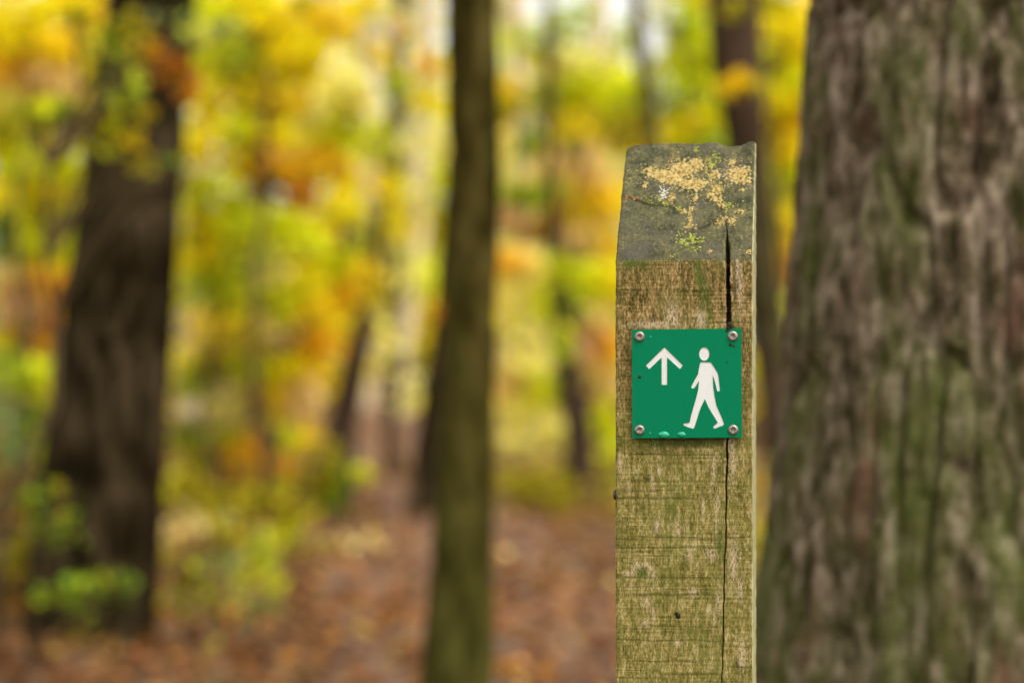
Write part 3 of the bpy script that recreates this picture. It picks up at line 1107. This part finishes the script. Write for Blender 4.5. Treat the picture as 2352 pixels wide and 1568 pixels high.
far_trunk('pale pinkish trunk farther left in the yellow leaves', 34.0, [(838, 1000), (845, 700), (850, 300), (850, 0)], (40, 38, 36, 34), M_BARK_PALE, None, 17, .02, 12)
far_trunk('slender grey trunk close right of the middle trunk', 26.0, [(1215, 1000), (1205, 500), (1195, 200), (1188, 0)], (48, 44, 42, 42), M_BARK_PALE, None, 18, .02, 10)
far_trunk('pale trunk beside the bright gap of sky', 36.0, [(1366, 950), (1372, 500), (1376, 0)], (46, 42, 38), M_BARK_PALE, None, 19, .02, 13)
far_trunk('slender dark trunk above the stout pale one', 19.0, [(905, 700), (914, 300), (918, 0)], (28, 28, 26), M_BARK_DIM, None, 24, .008, 9)
far_trunk('pale trunk seen at the left edge', 32.0, [(16, 1000), (12, 600), (8, 0)], (56, 50, 46), M_BARK_PALE, None, 20, .02, 12)
far_trunk('brown trunk at the far right beyond the massive trunk', 14.0, [(2480, 1200), (2490, 700), (2500, 0)], (140, 120, 100), M_BARK_MID, None, 21, .015, 9)
far_trunk('brown trunk beyond the left edge', 12.0, [(-190, 1300), (-160, 700), (-140, 0)], (170, 140, 120), M_BARK_MID, None, 22, .015, 9)


# ------------------------------------------------------------------ shrubs and saplings in autumn leaf
def plant(name, label, cat, base_px, D, clumps, leaf=.06, stem_r=.02, dens=1.0, group=None, seed=0, tilt=1.4):
    """Clumps: (dx, dy, dD, rx, ry, key[, density]). Stem from the ground with a branch to every clump."""
    rng = np.random.default_rng(1000 + seed)
    b = at(base_px, 784, D)
    b[2] = float(ground_z(b[0], b[1]))
    o = thing(name, label, cat, tuple(b), group)
    cs = [at(c[0], c[1], D + c[2]) for c in clumps]
    top = max(cs, key=lambda p: p[2])
    tip = np.array([b[0] * .5 + top[0] * .5, b[1], top[2]])
    n = 10
    stem = bez(b - np.array([0, 0, .1]), tip, (rng.normal() * .05, rng.normal() * .05, 0), n, rng)
    v, f = tube(stem, np.linspace(stem_r, stem_r * .25, n), 9)
    mesh_np('stem', v - b, f, M_TWIG, parent=o)
    tubes, P_, S_, C_ = [], [], [], []
    for c, p in zip(clumps, cs):
        Dc = D + c[2]
        rx, ry = 1.12 * c[3] / FD * Dc, 1.12 * c[4] / FD * Dc
        hz = max(b[2] + .05, p[2] - abs(p[0] - b[0]) * .6 - .1)
        i = int(np.argmin(np.abs(stem[:, 2] - hz)))
        tubes.append(tube(bez(stem[i], p, (0, 0, .05), 7, rng), np.linspace(max(.004, stem_r * .4), .003, 7), 6))
        for _ in range(4):
            e = p + rng.normal(size=3) * np.array([rx, max(rx, ry) * .7, ry]) * .6
            tubes.append(tube(bez(p, e, (0, 0, .02), 5, rng), np.linspace(.0035, .0015, 5), 5))
        area = math.pi * rx * ry
        dn = c[6] if len(c) > 6 else 1.0
        m = int(max(6, dens * dn * 3.4 * area / (leaf * leaf * .42)))
        a_, s_, c_ = clump_leaves(p, (rx, max(rx, ry) * .8, ry), m, c[5], leaf, rng)
        P_.append(a_); S_.append(s_); C_.append(c_)
    v, f = join_tubes(tubes)
    mesh_np('branches', v - b, f, M_TWIG, parent=o)['kind'] = 'stuff'
    v, f, c = leaf_arrays(np.concatenate(P_), np.concatenate(S_), np.concatenate(C_), rng, tilt)
    mesh_np('foliage', v - b, f, M_LEAF, False, c, parent=o)['kind'] = 'stuff'
    return o


SH = 'autumn saplings and shrubs in the wood'
# leafy branch in front of the dark trunk
plant('sapling', 'sapling with green and orange leaves crossing in front of the dark left trunk', 'sapling', -60, 7.6, [
    (40, 290, 0, 60, 42, 'OL'), (120, 270, .1, 70, 35, 'G'), (60, 300, .1, 40, 30, 'G'), (210, 300, 0, 60, 30, 'OL'), (280, 290, 0, 60, 32, 'OL'), (250, 100, 0, 50, 45, 'G'), (290, 130, .2, 50, 40, 'OL'),
    (225, 200, .2, 30, 60, 'DG'), (310, 190, 0, 38, 40, 'LG'), (345, 120, 0, 28, 22, 'O', 2), (390, 150, 0, 42, 34, 'RB', 1.6), (432, 200, 0, 34, 48, 'RB', 1.6), (340, 250, 0, 30, 24, 'GY'), (165, 250, .1, 40, 34, 'LG'),
    (450, 80, 0, 55, 14, 'SG'), (520, 62, 0, 45, 16, 'SG'), (395, 40, 0, 50, 14, 'SG', .7), (180, 40, 0, 26, 30, 'G'), (330, 375, 0, 36, 26, 'OL', .8), (400, 370, 0, 34, 20, 'G', .8), (545, 60, .1, 30, 26, 'DG'), (240, 330, 0, 60, 24, 'YG', .8), (290, 60, 0, 60, 40, 'OL', .8), (320, 330, 0, 50, 22, 'GY', .7), (265, 240, 0, 60, 30, 'LG', .8), (60, 240, 0, 60, 26, 'YG', .8)], .05, .02, .5, SH, 1)
plant('sapling', 'yellow and orange sapling at the upper left edge', 'sapling', 30, 13.0, [
    (40, 60, 0, 80, 70, 'Y'), (140, 20, .3, 70, 40, 'Y'), (120, 110, 0, 80, 50, 'GY'), (30, 160, 0, 60, 50, 'O'), (110, 185, 0, 70, 50, 'T'), (160, 150, .5, 60, 60, 'Y'), (200, 40, 0, 40, 40, 'GY'), (30, 220, 0, 50, 40, 'PY'),
    (140, 220, .5, 60, 40, 'GY')], .07, .03, 1.1, SH, 2)
plant('shrub', 'yellow-green shrub at the left edge beside the dark trunk', 'shrub', 60, 13.5, [
    (60, 400, 0, 60, 50, 'YG'), (150, 380, 0, 55, 50, 'YG'), (110, 460, 0, 60, 60, 'Y'), (40, 500, 0, 50, 50, 'YG'), (150, 510, 0, 50, 50, 'LG'), (10, 560, 0, 30, 50, 'G'), (90, 560, 0, 70, 50, 'YG'), (8, 520, -.6, 20, 50, 'DG')], .065, .025, 1.1, SH, 3)
plant('shrub', 'rusty orange shrub at the left edge below the yellow-green one', 'shrub', 70, 14.0, [
    (30, 640, 0, 60, 40, 'T'), (110, 650, 0, 60, 45, 'O'), (60, 710, 0, 70, 45, 'PK'), (140, 730, 0, 40, 50, 'O'), (20, 770, 0, 40, 40, 'Y'), (80, 790, 0, 50, 40, 'O'), (130, 830, 0, 30, 40, 'GY')], .065, .025, 1.1, SH, 4)
plant('shrub', 'soft green shrub at the lower left edge', 'shrub', 50, 12.5, [
    (40, 880, 0, 60, 50, 'LG'), (100, 880, 0, 40, 60, 'YG'), (30, 950, 0, 60, 50, 'SG'), (90, 980, 0, 50, 50, 'G'), (40, 1030, 0, 60, 40, 'SG'), (110, 1040, 0, 40, 40, 'YG'), (10, 830, 0, 40, 40, 'G')], .06, .02, 1.0, SH, 5)
# central-left yellow thicket
plant('sapling', 'tall golden sapling right of the dark trunk, top in the upper edge', 'sapling', 560, 12.0, [
    (480, 40, 0, 60, 50, 'YG'), (560, 20, .2, 60, 40, 'Y'), (620, 60, 0, 70, 60, 'Y'), (690, 30, .4, 50, 50, 'GY'), (560, 130, 0, 60, 50, 'LG'), (640, 140, 0, 70, 50, 'Y'), (500, 150, .3, 60, 60, 'YG'), (700, 130, 0, 70, 60, 'Y'),
    (760, 60, .3, 60, 60, 'GY'), (690, 15, -.5, 22, 26, 'DG'), (470, 240, 0, 40, 60, 'Y'), (560, 215, 0, 60, 50, 'Y'), (530, 180, .2, 24, 20, 'B'), (640, 230, 0, 70, 40, 'GY')], .07, .03, 1.05, SH, 6)
plant('sapling', 'yellow sapling with a rust-brown tuft in the middle of the thicket', 'sapling', 640, 13.0, [
    (470, 330, 0, 60, 60, 'Y'), (550, 300, 0, 60, 60, 'YG'), (620, 310, 0, 60, 50, 'Y'), (700, 250, 0, 60, 50, 'PY'), (640, 380, 0, 70, 40, 'O'), (700, 400, 0, 60, 40, 'GY'), (690, 450, -.3, 40, 36, 'RB', 1.7), (620, 430, 0, 30, 40, 'B'),
    (760, 380, 0, 60, 40, 'O'), (780, 300, 0, 60, 60, 'YG'), (560, 390, 0, 60, 50, 'Y'), (800, 220, 0, 60, 60, 'PY'), (720, 330, .3, 60, 40, 'Y'), (590, 180, .4, 30, 30, 'OL')], .07, .03, 1.05, SH, 7)
plant('shrub', 'lime-yellow shrub close right of the dark trunk', 'shrub', 500, 12.5, [
    (450, 430, .4, 30, 40, 'OL'), (500, 450, 0, 60, 50, 'YG'), (460, 530, 0, 40, 50, 'Y'), (540, 520, 0, 70, 50, 'YG'), (620, 520, 0, 60, 50, 'YG'), (460, 600, 0, 50, 50, 'Y'), (540, 600, 0, 60, 50, 'LG'), (470, 660, 0, 50, 50, 'LG'),
    (550, 680, 0, 60, 50, 'YG'), (620, 620, 0, 60, 60, 'PY'), (650, 690, 0, 60, 50, 'YG'), (600, 590, -.3, 22, 22, 'G'), (700, 560, 0, 50, 50, 'YG'), (690, 640, 0, 60, 50, 'Y')], .065, .025, 1.05, SH, 8)
plant('shrub', 'golden shrub with orange leaves beneath the lime-yellow one', 'shrub', 560, 13.0, [
    (480, 760, 0, 50, 50, 'GY'), (560, 760, 0, 60, 50, 'Y'), (640, 760, 0, 60, 50, 'T'), (720, 720, 0, 60, 50, 'GY'), (500, 840, 0, 60, 50, 'OL'), (580, 840, 0, 60, 50, 'YG'), (660, 850, 0, 60, 50, 'Y'), (730, 800, 0, 50, 50, 'O'),
    (450, 880, 0, 50, 50, 'LG'), (530, 920, 0, 60, 40, 'PY', .8), (620, 920, 0, 60, 50, 'GY'), (700, 900, 0, 50, 50, 'T')], .065, .025, 1.0, SH, 9)
plant('shrub', 'yellow shrub with brown leaves around the leaning thin trunk', 'shrub', 800, 15.5, [
    (780, 480, 0, 60, 60, 'Y'), (830, 560, .5, 50, 60, 'YG'), (770, 600, 0, 60, 50, 'YG'), (800, 680, 0, 50, 50, 'O'), (740, 680, 0, 50, 50, 'YG'), (800, 780, 0, 40, 50, 'GY'), (820, 850, 0, 40, 50, 'Y'), (750, 870, 0, 40, 50, 'GY'),
    (850, 760, 0, 24, 30, 'B'), (890, 520, .5, 40, 60, 'PY'), (900, 460, .5, 40, 60, 'Y'), (790, 545, -.3, 20, 30, 'B', .8)], .075, .025, 1.0, SH, 10)
plant('shrub', 'green and orange low shrub right of the dark trunk foot', 'shrub', 560, 13.0, [
    (440, 990, 0, 50, 40, 'G'), (500, 1000, 0, 60, 40, 'LG'), (470, 1060, 0, 50, 40, 'OL'), (560, 1030, 0, 60, 45, 'O'), (620, 1060, 0, 60, 40, 'O'), (560, 1100, 0, 70, 40, 'RB', .8), (650, 1000, 0, 50, 40, 'YG'), (490, 1120, 0, 60, 40, 'B')], .055, .02, .7, SH, 11)
plant('shrub', 'bright yellow-green shrub left of the path end', 'shrub', 740, 14.0, [
    (700, 1010, 0, 50, 50, 'GY'), (740, 1060, 0, 50, 50, 'OL'), (780, 1100, 0, 40, 40, 'G'), (720, 1110, 0, 50, 40, 'OL'), (830, 1090, 0, 30, 30, 'YG'), (660, 1110, 0, 50, 40, 'OL'), (640, 1170, 0, 50, 30, 'OL'), (760, 1150, 0, 40, 24, 'G'), (700, 1190, 0, 60, 30, 'OL', .7), (800, 1190, 0, 60, 26, 'B', .6), (840, 1240, -2, 60, 24, 'T', .5), (700, 1260, -2, 70, 30, 'OL', .6)], .055, .018, .6, SH, 12)
plant('seedling', 'pale yellow-green seedling low in front of the thicket', 'plant', 520, 9.6, [
    (430, 1210, 0, 50, 40, 'T', .5), (400, 1250, 0, 40, 40, 'T', .5), (520, 1220, 0, 60, 50, 'OL', .5), (580, 1280, 0, 70, 50, 'LG', .4), (500, 1310, 0, 60, 50, 'SG', .5), (620, 1330, 0, 40, 50, 'YG', .4), (530, 1400, 0, 30, 26, 'Y', .8),
    (600, 1400, 0, 50, 30, 'SG', .6), (440, 1350, 0, 50, 40, 'OL', .5), (420, 1300, 0, 50, 50, 'B', .6), (490, 1260, .2, 60, 40, 'B', .6)], .045, .008, .9, SH, 13)
plant('seedling', 'bright green seedling at the foot of the dark left trunk', 'plant', 190, 7.9, [
    (110, 1360, 0, 50, 26, 'G'), (170, 1345, 0, 50, 32, 'FG'), (230, 1345, 0, 50, 30, 'FG'), (285, 1345, 0, 32, 30, 'FG'), (200, 1385, 0, 60, 24, 'G'), (250, 1310, 0, 40, 20, 'G', .7), (190, 1440, 0, 50, 28, 'OL', .8)], .042, .006, .3, SH, 14)
plant('seedling', 'small green plant left of the dark left trunk', 'plant', 100, 8.1, [
    (95, 1150, 0, 36, 50, 'G'), (110, 1220, 0, 40, 44, 'G'), (150, 1180, 0, 34, 50, 'G', .8), (185, 1230, 0, 26, 36, 'G', .6), (140, 1130, 0, 40, 24, 'OL', .7)], .042, .008, .28, SH, 15)
plant('shrub', 'low tan and orange shrub at the foot of the thicket', 'shrub', 600, 12.0, [
    (430, 1130, 0, 60, 50, 'OL'), (520, 1160, 0, 70, 45, 'OL'), (610, 1140, 0, 70, 45, 'OL'), (680, 1180, 0, 60, 40, 'OL'), (560, 1210, 0, 70, 40, 'T'), (640, 1230, 0, 60, 36, 'YG', .8), (460, 1200, 0, 60, 40, 'B')], .055, .015, .6, SH, 24)
plant('shrub', 'brownish low shrub at the bottom left edge', 'shrub', 20, 9.0, [
    (20, 1120, 0, 60, 40, 'B'), (10, 1200, 0, 50, 50, 'B'), (40, 1280, 0, 50, 50, 'OL', .8), (10, 1350, 0, 50, 40, 'B', .8)], .055, .012, 1.0, SH, 25)
plant('sapling', 'loose golden sapling left of the slim middle trunk, before the pale trunks', 'sapling', 935, 14.0, [
    (985, 150, 0, 36, 30, 'O'), (992, 238, 0, 40, 40, 'Y'), (915, 60, 0, 40, 40, 'T', .7), (838, 20, 0, 50, 40, 'Y'), (870, 130, 0, 40, 40, 'GY', .7), (905, 190, 0, 26, 36, 'LG', .9), (860, 330, 0, 50, 50, 'YG'), (940, 330, 0, 40, 36, 'PY', .6), (880, 430, -.3, 40, 40, 'Y'), (960, 460, 0, 34, 50, 'PY', .6),
    (1012, 400, 0, 30, 50, 'YG', .7), (925, 530, 0, 44, 50, 'Y', .8), (850, 640, 0, 40, 50, 'GY', .8), (930, 640, 0, 50, 40, 'PY', .6), (1000, 710, 0, 30, 24, 'RB', .8), (900, 780, 0, 40, 60, 'PY', .5), (930, 900, 0, 40, 60, 'PY', .5)], .07, .02, .8, SH, 26)
# thicket between the middle trunk and the post
plant('sapling', 'tall yellow-green sapling between the middle trunk and the post', 'sapling', 1290, 18.0, [
    (1170, 210, 0, 34, 40, 'GY', 1.6), (1170, 260, 0, 40, 30, 'OL'), (1290, 150, 0, 70, 50, 'PY'), (1340, 190, 0, 70, 50, 'YG'), (1260, 220, 0, 60, 50, 'LG'), (1330, 270, 0, 60, 50, 'Y'), (1400, 250, 0, 50, 60, 'YG'),
    (1215, 330, -.5, 24, 50, 'G', 1.3), (1280, 310, 0, 50, 50, 'Y'), (1230, 100, 0, 60, 50, 'LG'), (1300, 60, 0, 60, 50, 'LG', .7), (1395, 150, 0, 50, 40, 'PY', .6), (1340, 20, 0, 40, 30, 'LG', .5), (1440, 90, 0, 40, 60, 'LG', .6)], .09, .03, .95, SH, 16)
plant('sapling', 'orange and tan sapling behind the post on its left', 'sapling', 1330, 19.0, [
    (1370, 310, 0, 50, 40, 'GY'), (1270, 390, 0, 60, 50, 'T'), (1350, 390, 0, 60, 50, 'T'), (1240, 440, -.3, 70, 36, 'LG'), (1200, 455, -.4, 50, 30, 'G', .8), (1310, 470, 0, 60, 50, 'GY'), (1390, 470, 0, 50, 50, 'GY'), (1250, 530, 0, 50, 40, 'RB'),
    (1330, 550, 0, 60, 40, 'T'), (1170, 510, 0, 50, 40, 'PK'), (1400, 560, 0, 40, 50, 'GY')], .09, .03, 1.0, SH, 17)
plant('shrub', 'pale lemon shrub in the light behind the middle trunk', 'shrub', 1210, 22.0, [
    (1180, 600, 0, 50, 40, 'O'), (1230, 620, 0, 50, 50, 'PY'), (1180, 680, 0, 50, 50, 'PY'), (1240, 700, 0, 40, 50, 'YG'), (1200, 760, 0, 60, 50, 'PY'), (1210, 830, 0, 60, 50, 'PY'), (1170, 880, 0, 50, 50, 'T'), (1240, 900, 0, 60, 50, 'YG'), (1190, 950, 0, 60, 50, 'PY'),
    (1270, 980, 0, 50, 50, 'PY'), (1200, 1020, 0, 60, 40, 'PY')], .10, .03, 1.0, SH, 18)
plant('shrub', 'green-yellow shrub just left of the post', 'shrub', 1370, 17.0, [
    (1300, 690, 0, 40, 50, 'LG'), (1350, 650, 0, 50, 50, 'YG'), (1400, 650, 0, 40, 50, 'Y'), (1310, 740, 0, 40, 40, 'G'), (1370, 740, 0, 50, 50, 'T'), (1400, 800, 0, 40, 50, 'O'), (1290, 620, -1.6, 40, 40, 'YG', .8), (1290, 790, -1.6, 34, 40, 'LG', .8), (1340, 800, 0, 50, 50, 'PK'), (1390, 880, 0, 40, 50, 'T'), (1300, 880, 0, 40, 30, 'LG'),
    (1330, 870, 0, 40, 40, 'T'), (1390, 960, 0, 40, 50, 'YG'), (1400, 1030, 0, 40, 50, 'YG'), (1380, 1100, 0, 30, 40, 'OL'), (1390, 1160, 0, 40, 40, 'OL', .7)], .08, .025, 1.0, SH, 19)
plant('bracken', 'rust-brown bracken patch on the ground left of the post', 'fern', 1250, 15.5, [
    (1180, 1110, 0, 60, 40, 'OL', .8), (1260, 1110, 0, 60, 40, 'OL', .8), (1180, 1170, 0, 50, 30, 'OL', .6), (1260, 1160, 0, 60, 30, 'OL', .9), (1170, 1240, 0, 50, 36, 'RB'), (1240, 1240, 0, 60, 36, 'RB'), (1310, 1250, 0, 60, 34, 'B'), (1360, 1230, 0, 50, 40, 'RB', .7), (1290, 1200, 0, 70, 30, 'RB', .8), (1350, 1170, 0, 40, 30, 'B', .7)], .06, .01, 1.0, SH, 20)
# right of the post, above it
plant('sapling', 'lime-green sapling above the post', 'sapling', 1570, 15.0, [
    (1560, 60, 0, 60, 60, 'LG'), (1620, 110, 0, 50, 60, 'YG'), (1560, 150, 0, 60, 60, 'YG'), (1620, 200, 0, 50, 50, 'YG'), (1550, 240, 0, 50, 50, 'LG'), (1590, 290, 0, 60, 50, 'Y'), (1640, 280, 0, 40, 40, 'YG'), (1530, 330, 0, 50, 40, 'Y'), (1440, 210, 0, 60, 60, 'YG'), (1440, 300, 0, 60, 50, 'OL'),
    (1490, 360, 0, 50, 40, 'GY'), (1640, 340, -.5, 50, 40, 'G'), (1570, 340, 0, 50, 36, 'G', .7)], .075, .025, 1.0, SH, 21)
plant('sapling', 'golden sapling between the post and the massive trunk', 'sapling', 1800, 10.5, [
    (1760, 10, 0, 60, 24, 'OL'), (1790, 60, 0, 70, 40, 'Y'), (1780, 140, .3, 50, 60, 'YG'), (1830, 120, 0, 40, 60, 'Y'), (1830, 200, 0, 40, 60, 'YG'), (1690, 195, -1.0, 46, 26, 'GY', 1.5), (1730, 205, -1.0, 40, 16, 'OL'), (1790, 250, 0, 50, 60, 'Y'), (1840, 270, 0, 40, 60, 'GY'),
    (1800, 330, 0, 40, 50, 'GY'), (1840, 360, 0, 40, 60, 'Y'), (1810, 420, 0, 50, 50, 'YG'), (1800, 500, 0, 40, 50, 'Y'), (1820, 560, 0, 40, 50, 'GY'), (1800, 620, 0, 30, 40, 'O'), (1690, 20, -1.0, 40, 20, 'OL', .8), (1830, 480, .2, 40, 60, 'GY'), (1850, 100, .2, 40, 100, 'GY')], .06, .02, 1.15, SH, 22)
plant('shrub', 'small yellow-green shrub low between the post and the massive trunk', 'shrub', 1770, 9.5, [
    (1765, 1270, 0, 40, 60, 'OL'), (1770, 1380, 0, 40, 60, 'OL'), (1790, 1450, 0, 50, 50, 'OL')], .055, .012, .8, SH, 23)

# ------------------------------------------------------------------ trees farther back
rng = np.random.default_rng(77)
LOOK = [('tall yellow tree', ['Y', 'GY', 'YG']), ('lime-yellow tree', ['YG', 'LG', 'Y']), ('deep golden tree', ['GY', 'Y', 'Y']), ('pale lemon tree', ['PY', 'Y', 'YG'])]
SPOTS = [(-700, 24, 0), (-420, 30, 2), (-180, 22, 1), (40, 27, 0), (260, 24, 2), (430, 31, 1), (600, 24, 0), (740, 38, 2), (960, 44, 3), (1120, 42, 1), (1290, 34, 3), (1500, 40, 1), (1900, 26, 1), (1800, 34, 2),
         (2000, 30, 0), (2250, 24, 3), (2500, 28, 1), (2800, 24, 2), (3100, 30, 0), (330, 46, 3), (850, 52, 0), (1210, 54, 3), (1460, 56, 1), (1750, 46, 0), (120, 50, 1), (2100, 50, 2), (-300, 52, 0), (2700, 50, 1)]
PLACE = ['beyond the left edge, nearest', 'beyond the left edge, behind', 'just outside the left edge', 'behind the left-edge shrubs', 'behind the dark leaning trunk', 'just right of the dark trunk, far back', 'behind the golden sapling',
         'behind the leaning thin trunk', 'behind the stout pale trunk', 'far behind the slim middle trunk', 'in the light left of the post', 'below the bright gap of sky', 'by the left edge of the massive trunk, far back', 'right of the post, far back',
         'hidden by the massive trunk, left side', 'hidden by the massive trunk, right side', 'outside the right edge', 'farther outside the right edge', 'farthest outside the right edge', 'farthest behind the dark trunk', 'farthest behind the thicket',
         'farthest behind the lemon shrub', 'farthest behind the post', 'farthest right of the post', 'farthest at the left edge', 'farthest behind the massive trunk', 'farthest outside the left edge', 'farthest beyond the right edge']
for i, ((dx, D, lk), pl) in enumerate(zip(SPOTS, PLACE)):
    b = at(dx, 784, D)
    b[2] = float(ground_z(b[0], b[1]))
    nm, keys = LOOK[lk]
    o = thing('tree', nm + ' ' + pl, 'tree', tuple(b), 'trees farther back in the wood')
    Ht = rng.uniform(8, 11)
    if dx in (1290, 1500, 1460):
        Ht = {1290: 4.9, 1500: 5.4, 1460: 6.8}[dx]
    pts = [b - np.array([0, 0, .3]), b + np.array([rng.normal() * .1, 0, Ht * .4]), b + np.array([rng.normal() * .3, 0, Ht * .95])]
    v, f = trunk_mesh(pts, [.17, .12, .03], 24, 60, .01, 10, .2, .1, i)
    mesh_np('trunk', v - b, f, [M_BARK_MID, M_BARK_PALE][i % 2], parent=o)
    P_, S_, C_ = [], [], []
    tubes = []
    ncl = 30
    for j in range(ncl):
        h = rng.uniform(.05, 1.0)
        wd = (1.9 if h < .7 else 1.9 * (1.05 - h) / .35 + .4) * (.75 + .25 * D / 40)
        a = rng.uniform(0, 6.283)
        rr = wd * math.sqrt(rng.uniform(.05, 1))
        cc = b + np.array([math.cos(a) * rr, math.sin(a) * rr, h * Ht])
        cr = rng.uniform(.4, .8)
        st = b + np.array([0, 0, max(.2, h * Ht - rr * .5)])
        tubes.append(tube(bez(st, cc, (0, 0, .1), 5, rng), np.linspace(.03, .006, 5), 5))
        a_, s_, c_ = clump_leaves(cc, (cr, cr, cr * .65), 110, keys[rng.integers(len(keys))], .15, rng, .3)
        P_.append(a_); S_.append(s_); C_.append(c_)
    v, f = join_tubes(tubes)
    mesh_np('limbs', v - b, f, M_TWIG, parent=o)['kind'] = 'stuff'
    v, f, c = leaf_arrays(np.concatenate(P_), np.concatenate(S_), np.concatenate(C_), rng, .9)
    mesh_np('crown', v - b, f, M_LEAF, False, c, parent=o)['kind'] = 'stuff'

# distant wood all round, one mass
n = 26000
az = rng.uniform(-math.pi, math.pi, n)
dist = rng.uniform(66, 105, n)
hmax = 15 + 3 * vnoise(az * 9, 0, 0, 91) + 2 * vnoise(az * 31, 0, 0, 92)
az_gap = math.atan((1400 - 1176) / FD)
hmax = hmax - 9.5 * np.exp(-((az - az_gap) / .018) ** 2)
hh = rng.uniform(0, 1, n) ** .8 * hmax
pos = np.stack([np.sin(az) * dist, np.cos(az) * dist, hh], -1)
kx = np.array(['Y', 'YG', 'LG', 'GY', 'PY', 'OL', 'T'])
nn = vnoise(az * 22, hh * .25, 1, 93) + rng.normal(size=n) * .35
idx = np.clip(((nn + 1) / 2 * 7).astype(int), 0, 6)
colr = np.array([PAL[k] for k in kx])[idx] * rng.uniform(.7, 1.2, (n, 1))
v, f, c = leaf_arrays(pos, rng.uniform(.6, 1.3, n), np.clip(colr, 0, .85), rng, 1.2)
wood = mesh_np('distant_wood', v, f, M_LEAF, False, c)
wood['kind'] = 'stuff'
wood['label'] = 'distant yellow autumn wood closing the view'
wood['category'] = 'wood'

# ------------------------------------------------------------------ undergrowth
n = 19000
d = rng.uniform(8.2, 19, n)
side_ = rng.uniform(size=n) < .72
x = np.where(side_, path_x(d) - 1.0 - np.abs(rng.normal(size=n)) * 1.9, path_x(d) + 1.15 + np.abs(rng.normal(size=n)) * 1.2)
patch = vnoise(x * 1.3, d * 1.3, 0, 55)
keep = (patch > -.25) & ~((x > -2.3) & (x < -1.05) & (d < 9.2))
x, d, patch = x[keep], d[keep], patch[keep]
n = len(x)
hh = rng.uniform(.02, 1, n) ** 1.5 * (.15 + .5 * np.clip(patch + .25, 0, 1))
kx = [PAL[k] for k in ('OL', 'T', 'YG', 'B', 'GY', 'SG', 'LG', 'RB')]
ci = np.clip(((vnoise(x * 2.2, d * 2.2, 1, 56) + 1) / 2 * 8 + rng.normal(size=n) * 1.6).astype(int), 0, 7)
colr = np.array(kx)[ci] * rng.uniform(.45, .95, (n, 1))
pos = np.stack([x, d, ground_z(x, d) + hh], -1)
lv_, lf_, lc_ = leaf_arrays(pos, rng.uniform(.035, .07, n), np.clip(colr, 0, .85), rng, 1.0)
under = mesh_np('undergrowth', lv_, lf_, M_LEAF, False, lc_)
under['kind'] = 'stuff'
under['label'] = 'thin mixed undergrowth beside the path'
under['category'] = 'undergrowth'
st = np.arange(0, n, 4)
q = pos[st]
w_ = .0016
g0 = q.copy(); g0[:, 2] = ground_z(q[:, 0], q[:, 1]) - .02
g0[:, :2] += rng.normal(size=(len(st), 2)) * .03
vv = np.stack([g0 + [w_, 0, 0], g0 + [-w_, w_, 0], g0 + [-w_, -w_, 0], q + [w_ * .5, 0, 0], q + [-w_ * .5, w_ * .5, 0], q + [-w_ * .5, -w_ * .5, 0]], 1)
ff = np.array([(0, 1, 4, 3), (1, 2, 5, 4), (2, 0, 3, 5)])[None] + (np.arange(len(st)) * 6)[:, None, None]
us = mesh_np('stems', vv.reshape(-1, 3), ff.reshape(-1, 4), M_TWIG, parent=under)
us['kind'] = 'stuff'

# ------------------------------------------------------------------ fallen leaves
n = 52000
d = 4.5 + 36 * rng.uniform(0, 1, n) ** 1.5
x = rng.uniform(-1, 1, n) * (1.8 + d * .42)
z = ground_z(x, d) + .012 + .03 * rng.uniform(0, 1, n) + np.where(np.abs(x - path_x(d)) < .8, .02, 0)
kx = np.array([(.42, .22, .10), (.30, .15, .07), (.50, .30, .16), (.55, .30, .06), (.20, .10, .045), (.58, .44, .10), (.44, .27, .19), (.35, .12, .03)])
colr = kx[rng.choice(8, n, p=[.24, .2, .17, .08, .13, .04, .1, .04])] * rng.uniform(.45, .95, (n, 1)) * np.array([.62, .50, .37])
onp = np.exp(-((x - path_x(d)) / .75) ** 2)[:, None]
colr = colr * (1 + onp * np.array([.12, .12, .20]))
br_ = rng.uniform(size=n) < .02
colr[br_] = np.array([(.62, .38, .08), (.60, .28, .05), (.62, .48, .17)])[rng.integers(0, 3, br_.sum())]
v, f, c = leaf_arrays(np.stack([x, d, z], -1), rng.uniform(.045, .10, n), np.clip(colr, 0, .8), rng, .35)
lit = mesh_np('fallen_leaves', v, f, M_LITTER, False, c)
lit['kind'] = 'stuff'
lit['label'] = 'brown and orange fallen leaves covering the forest floor'
lit['category'] = 'leaves'
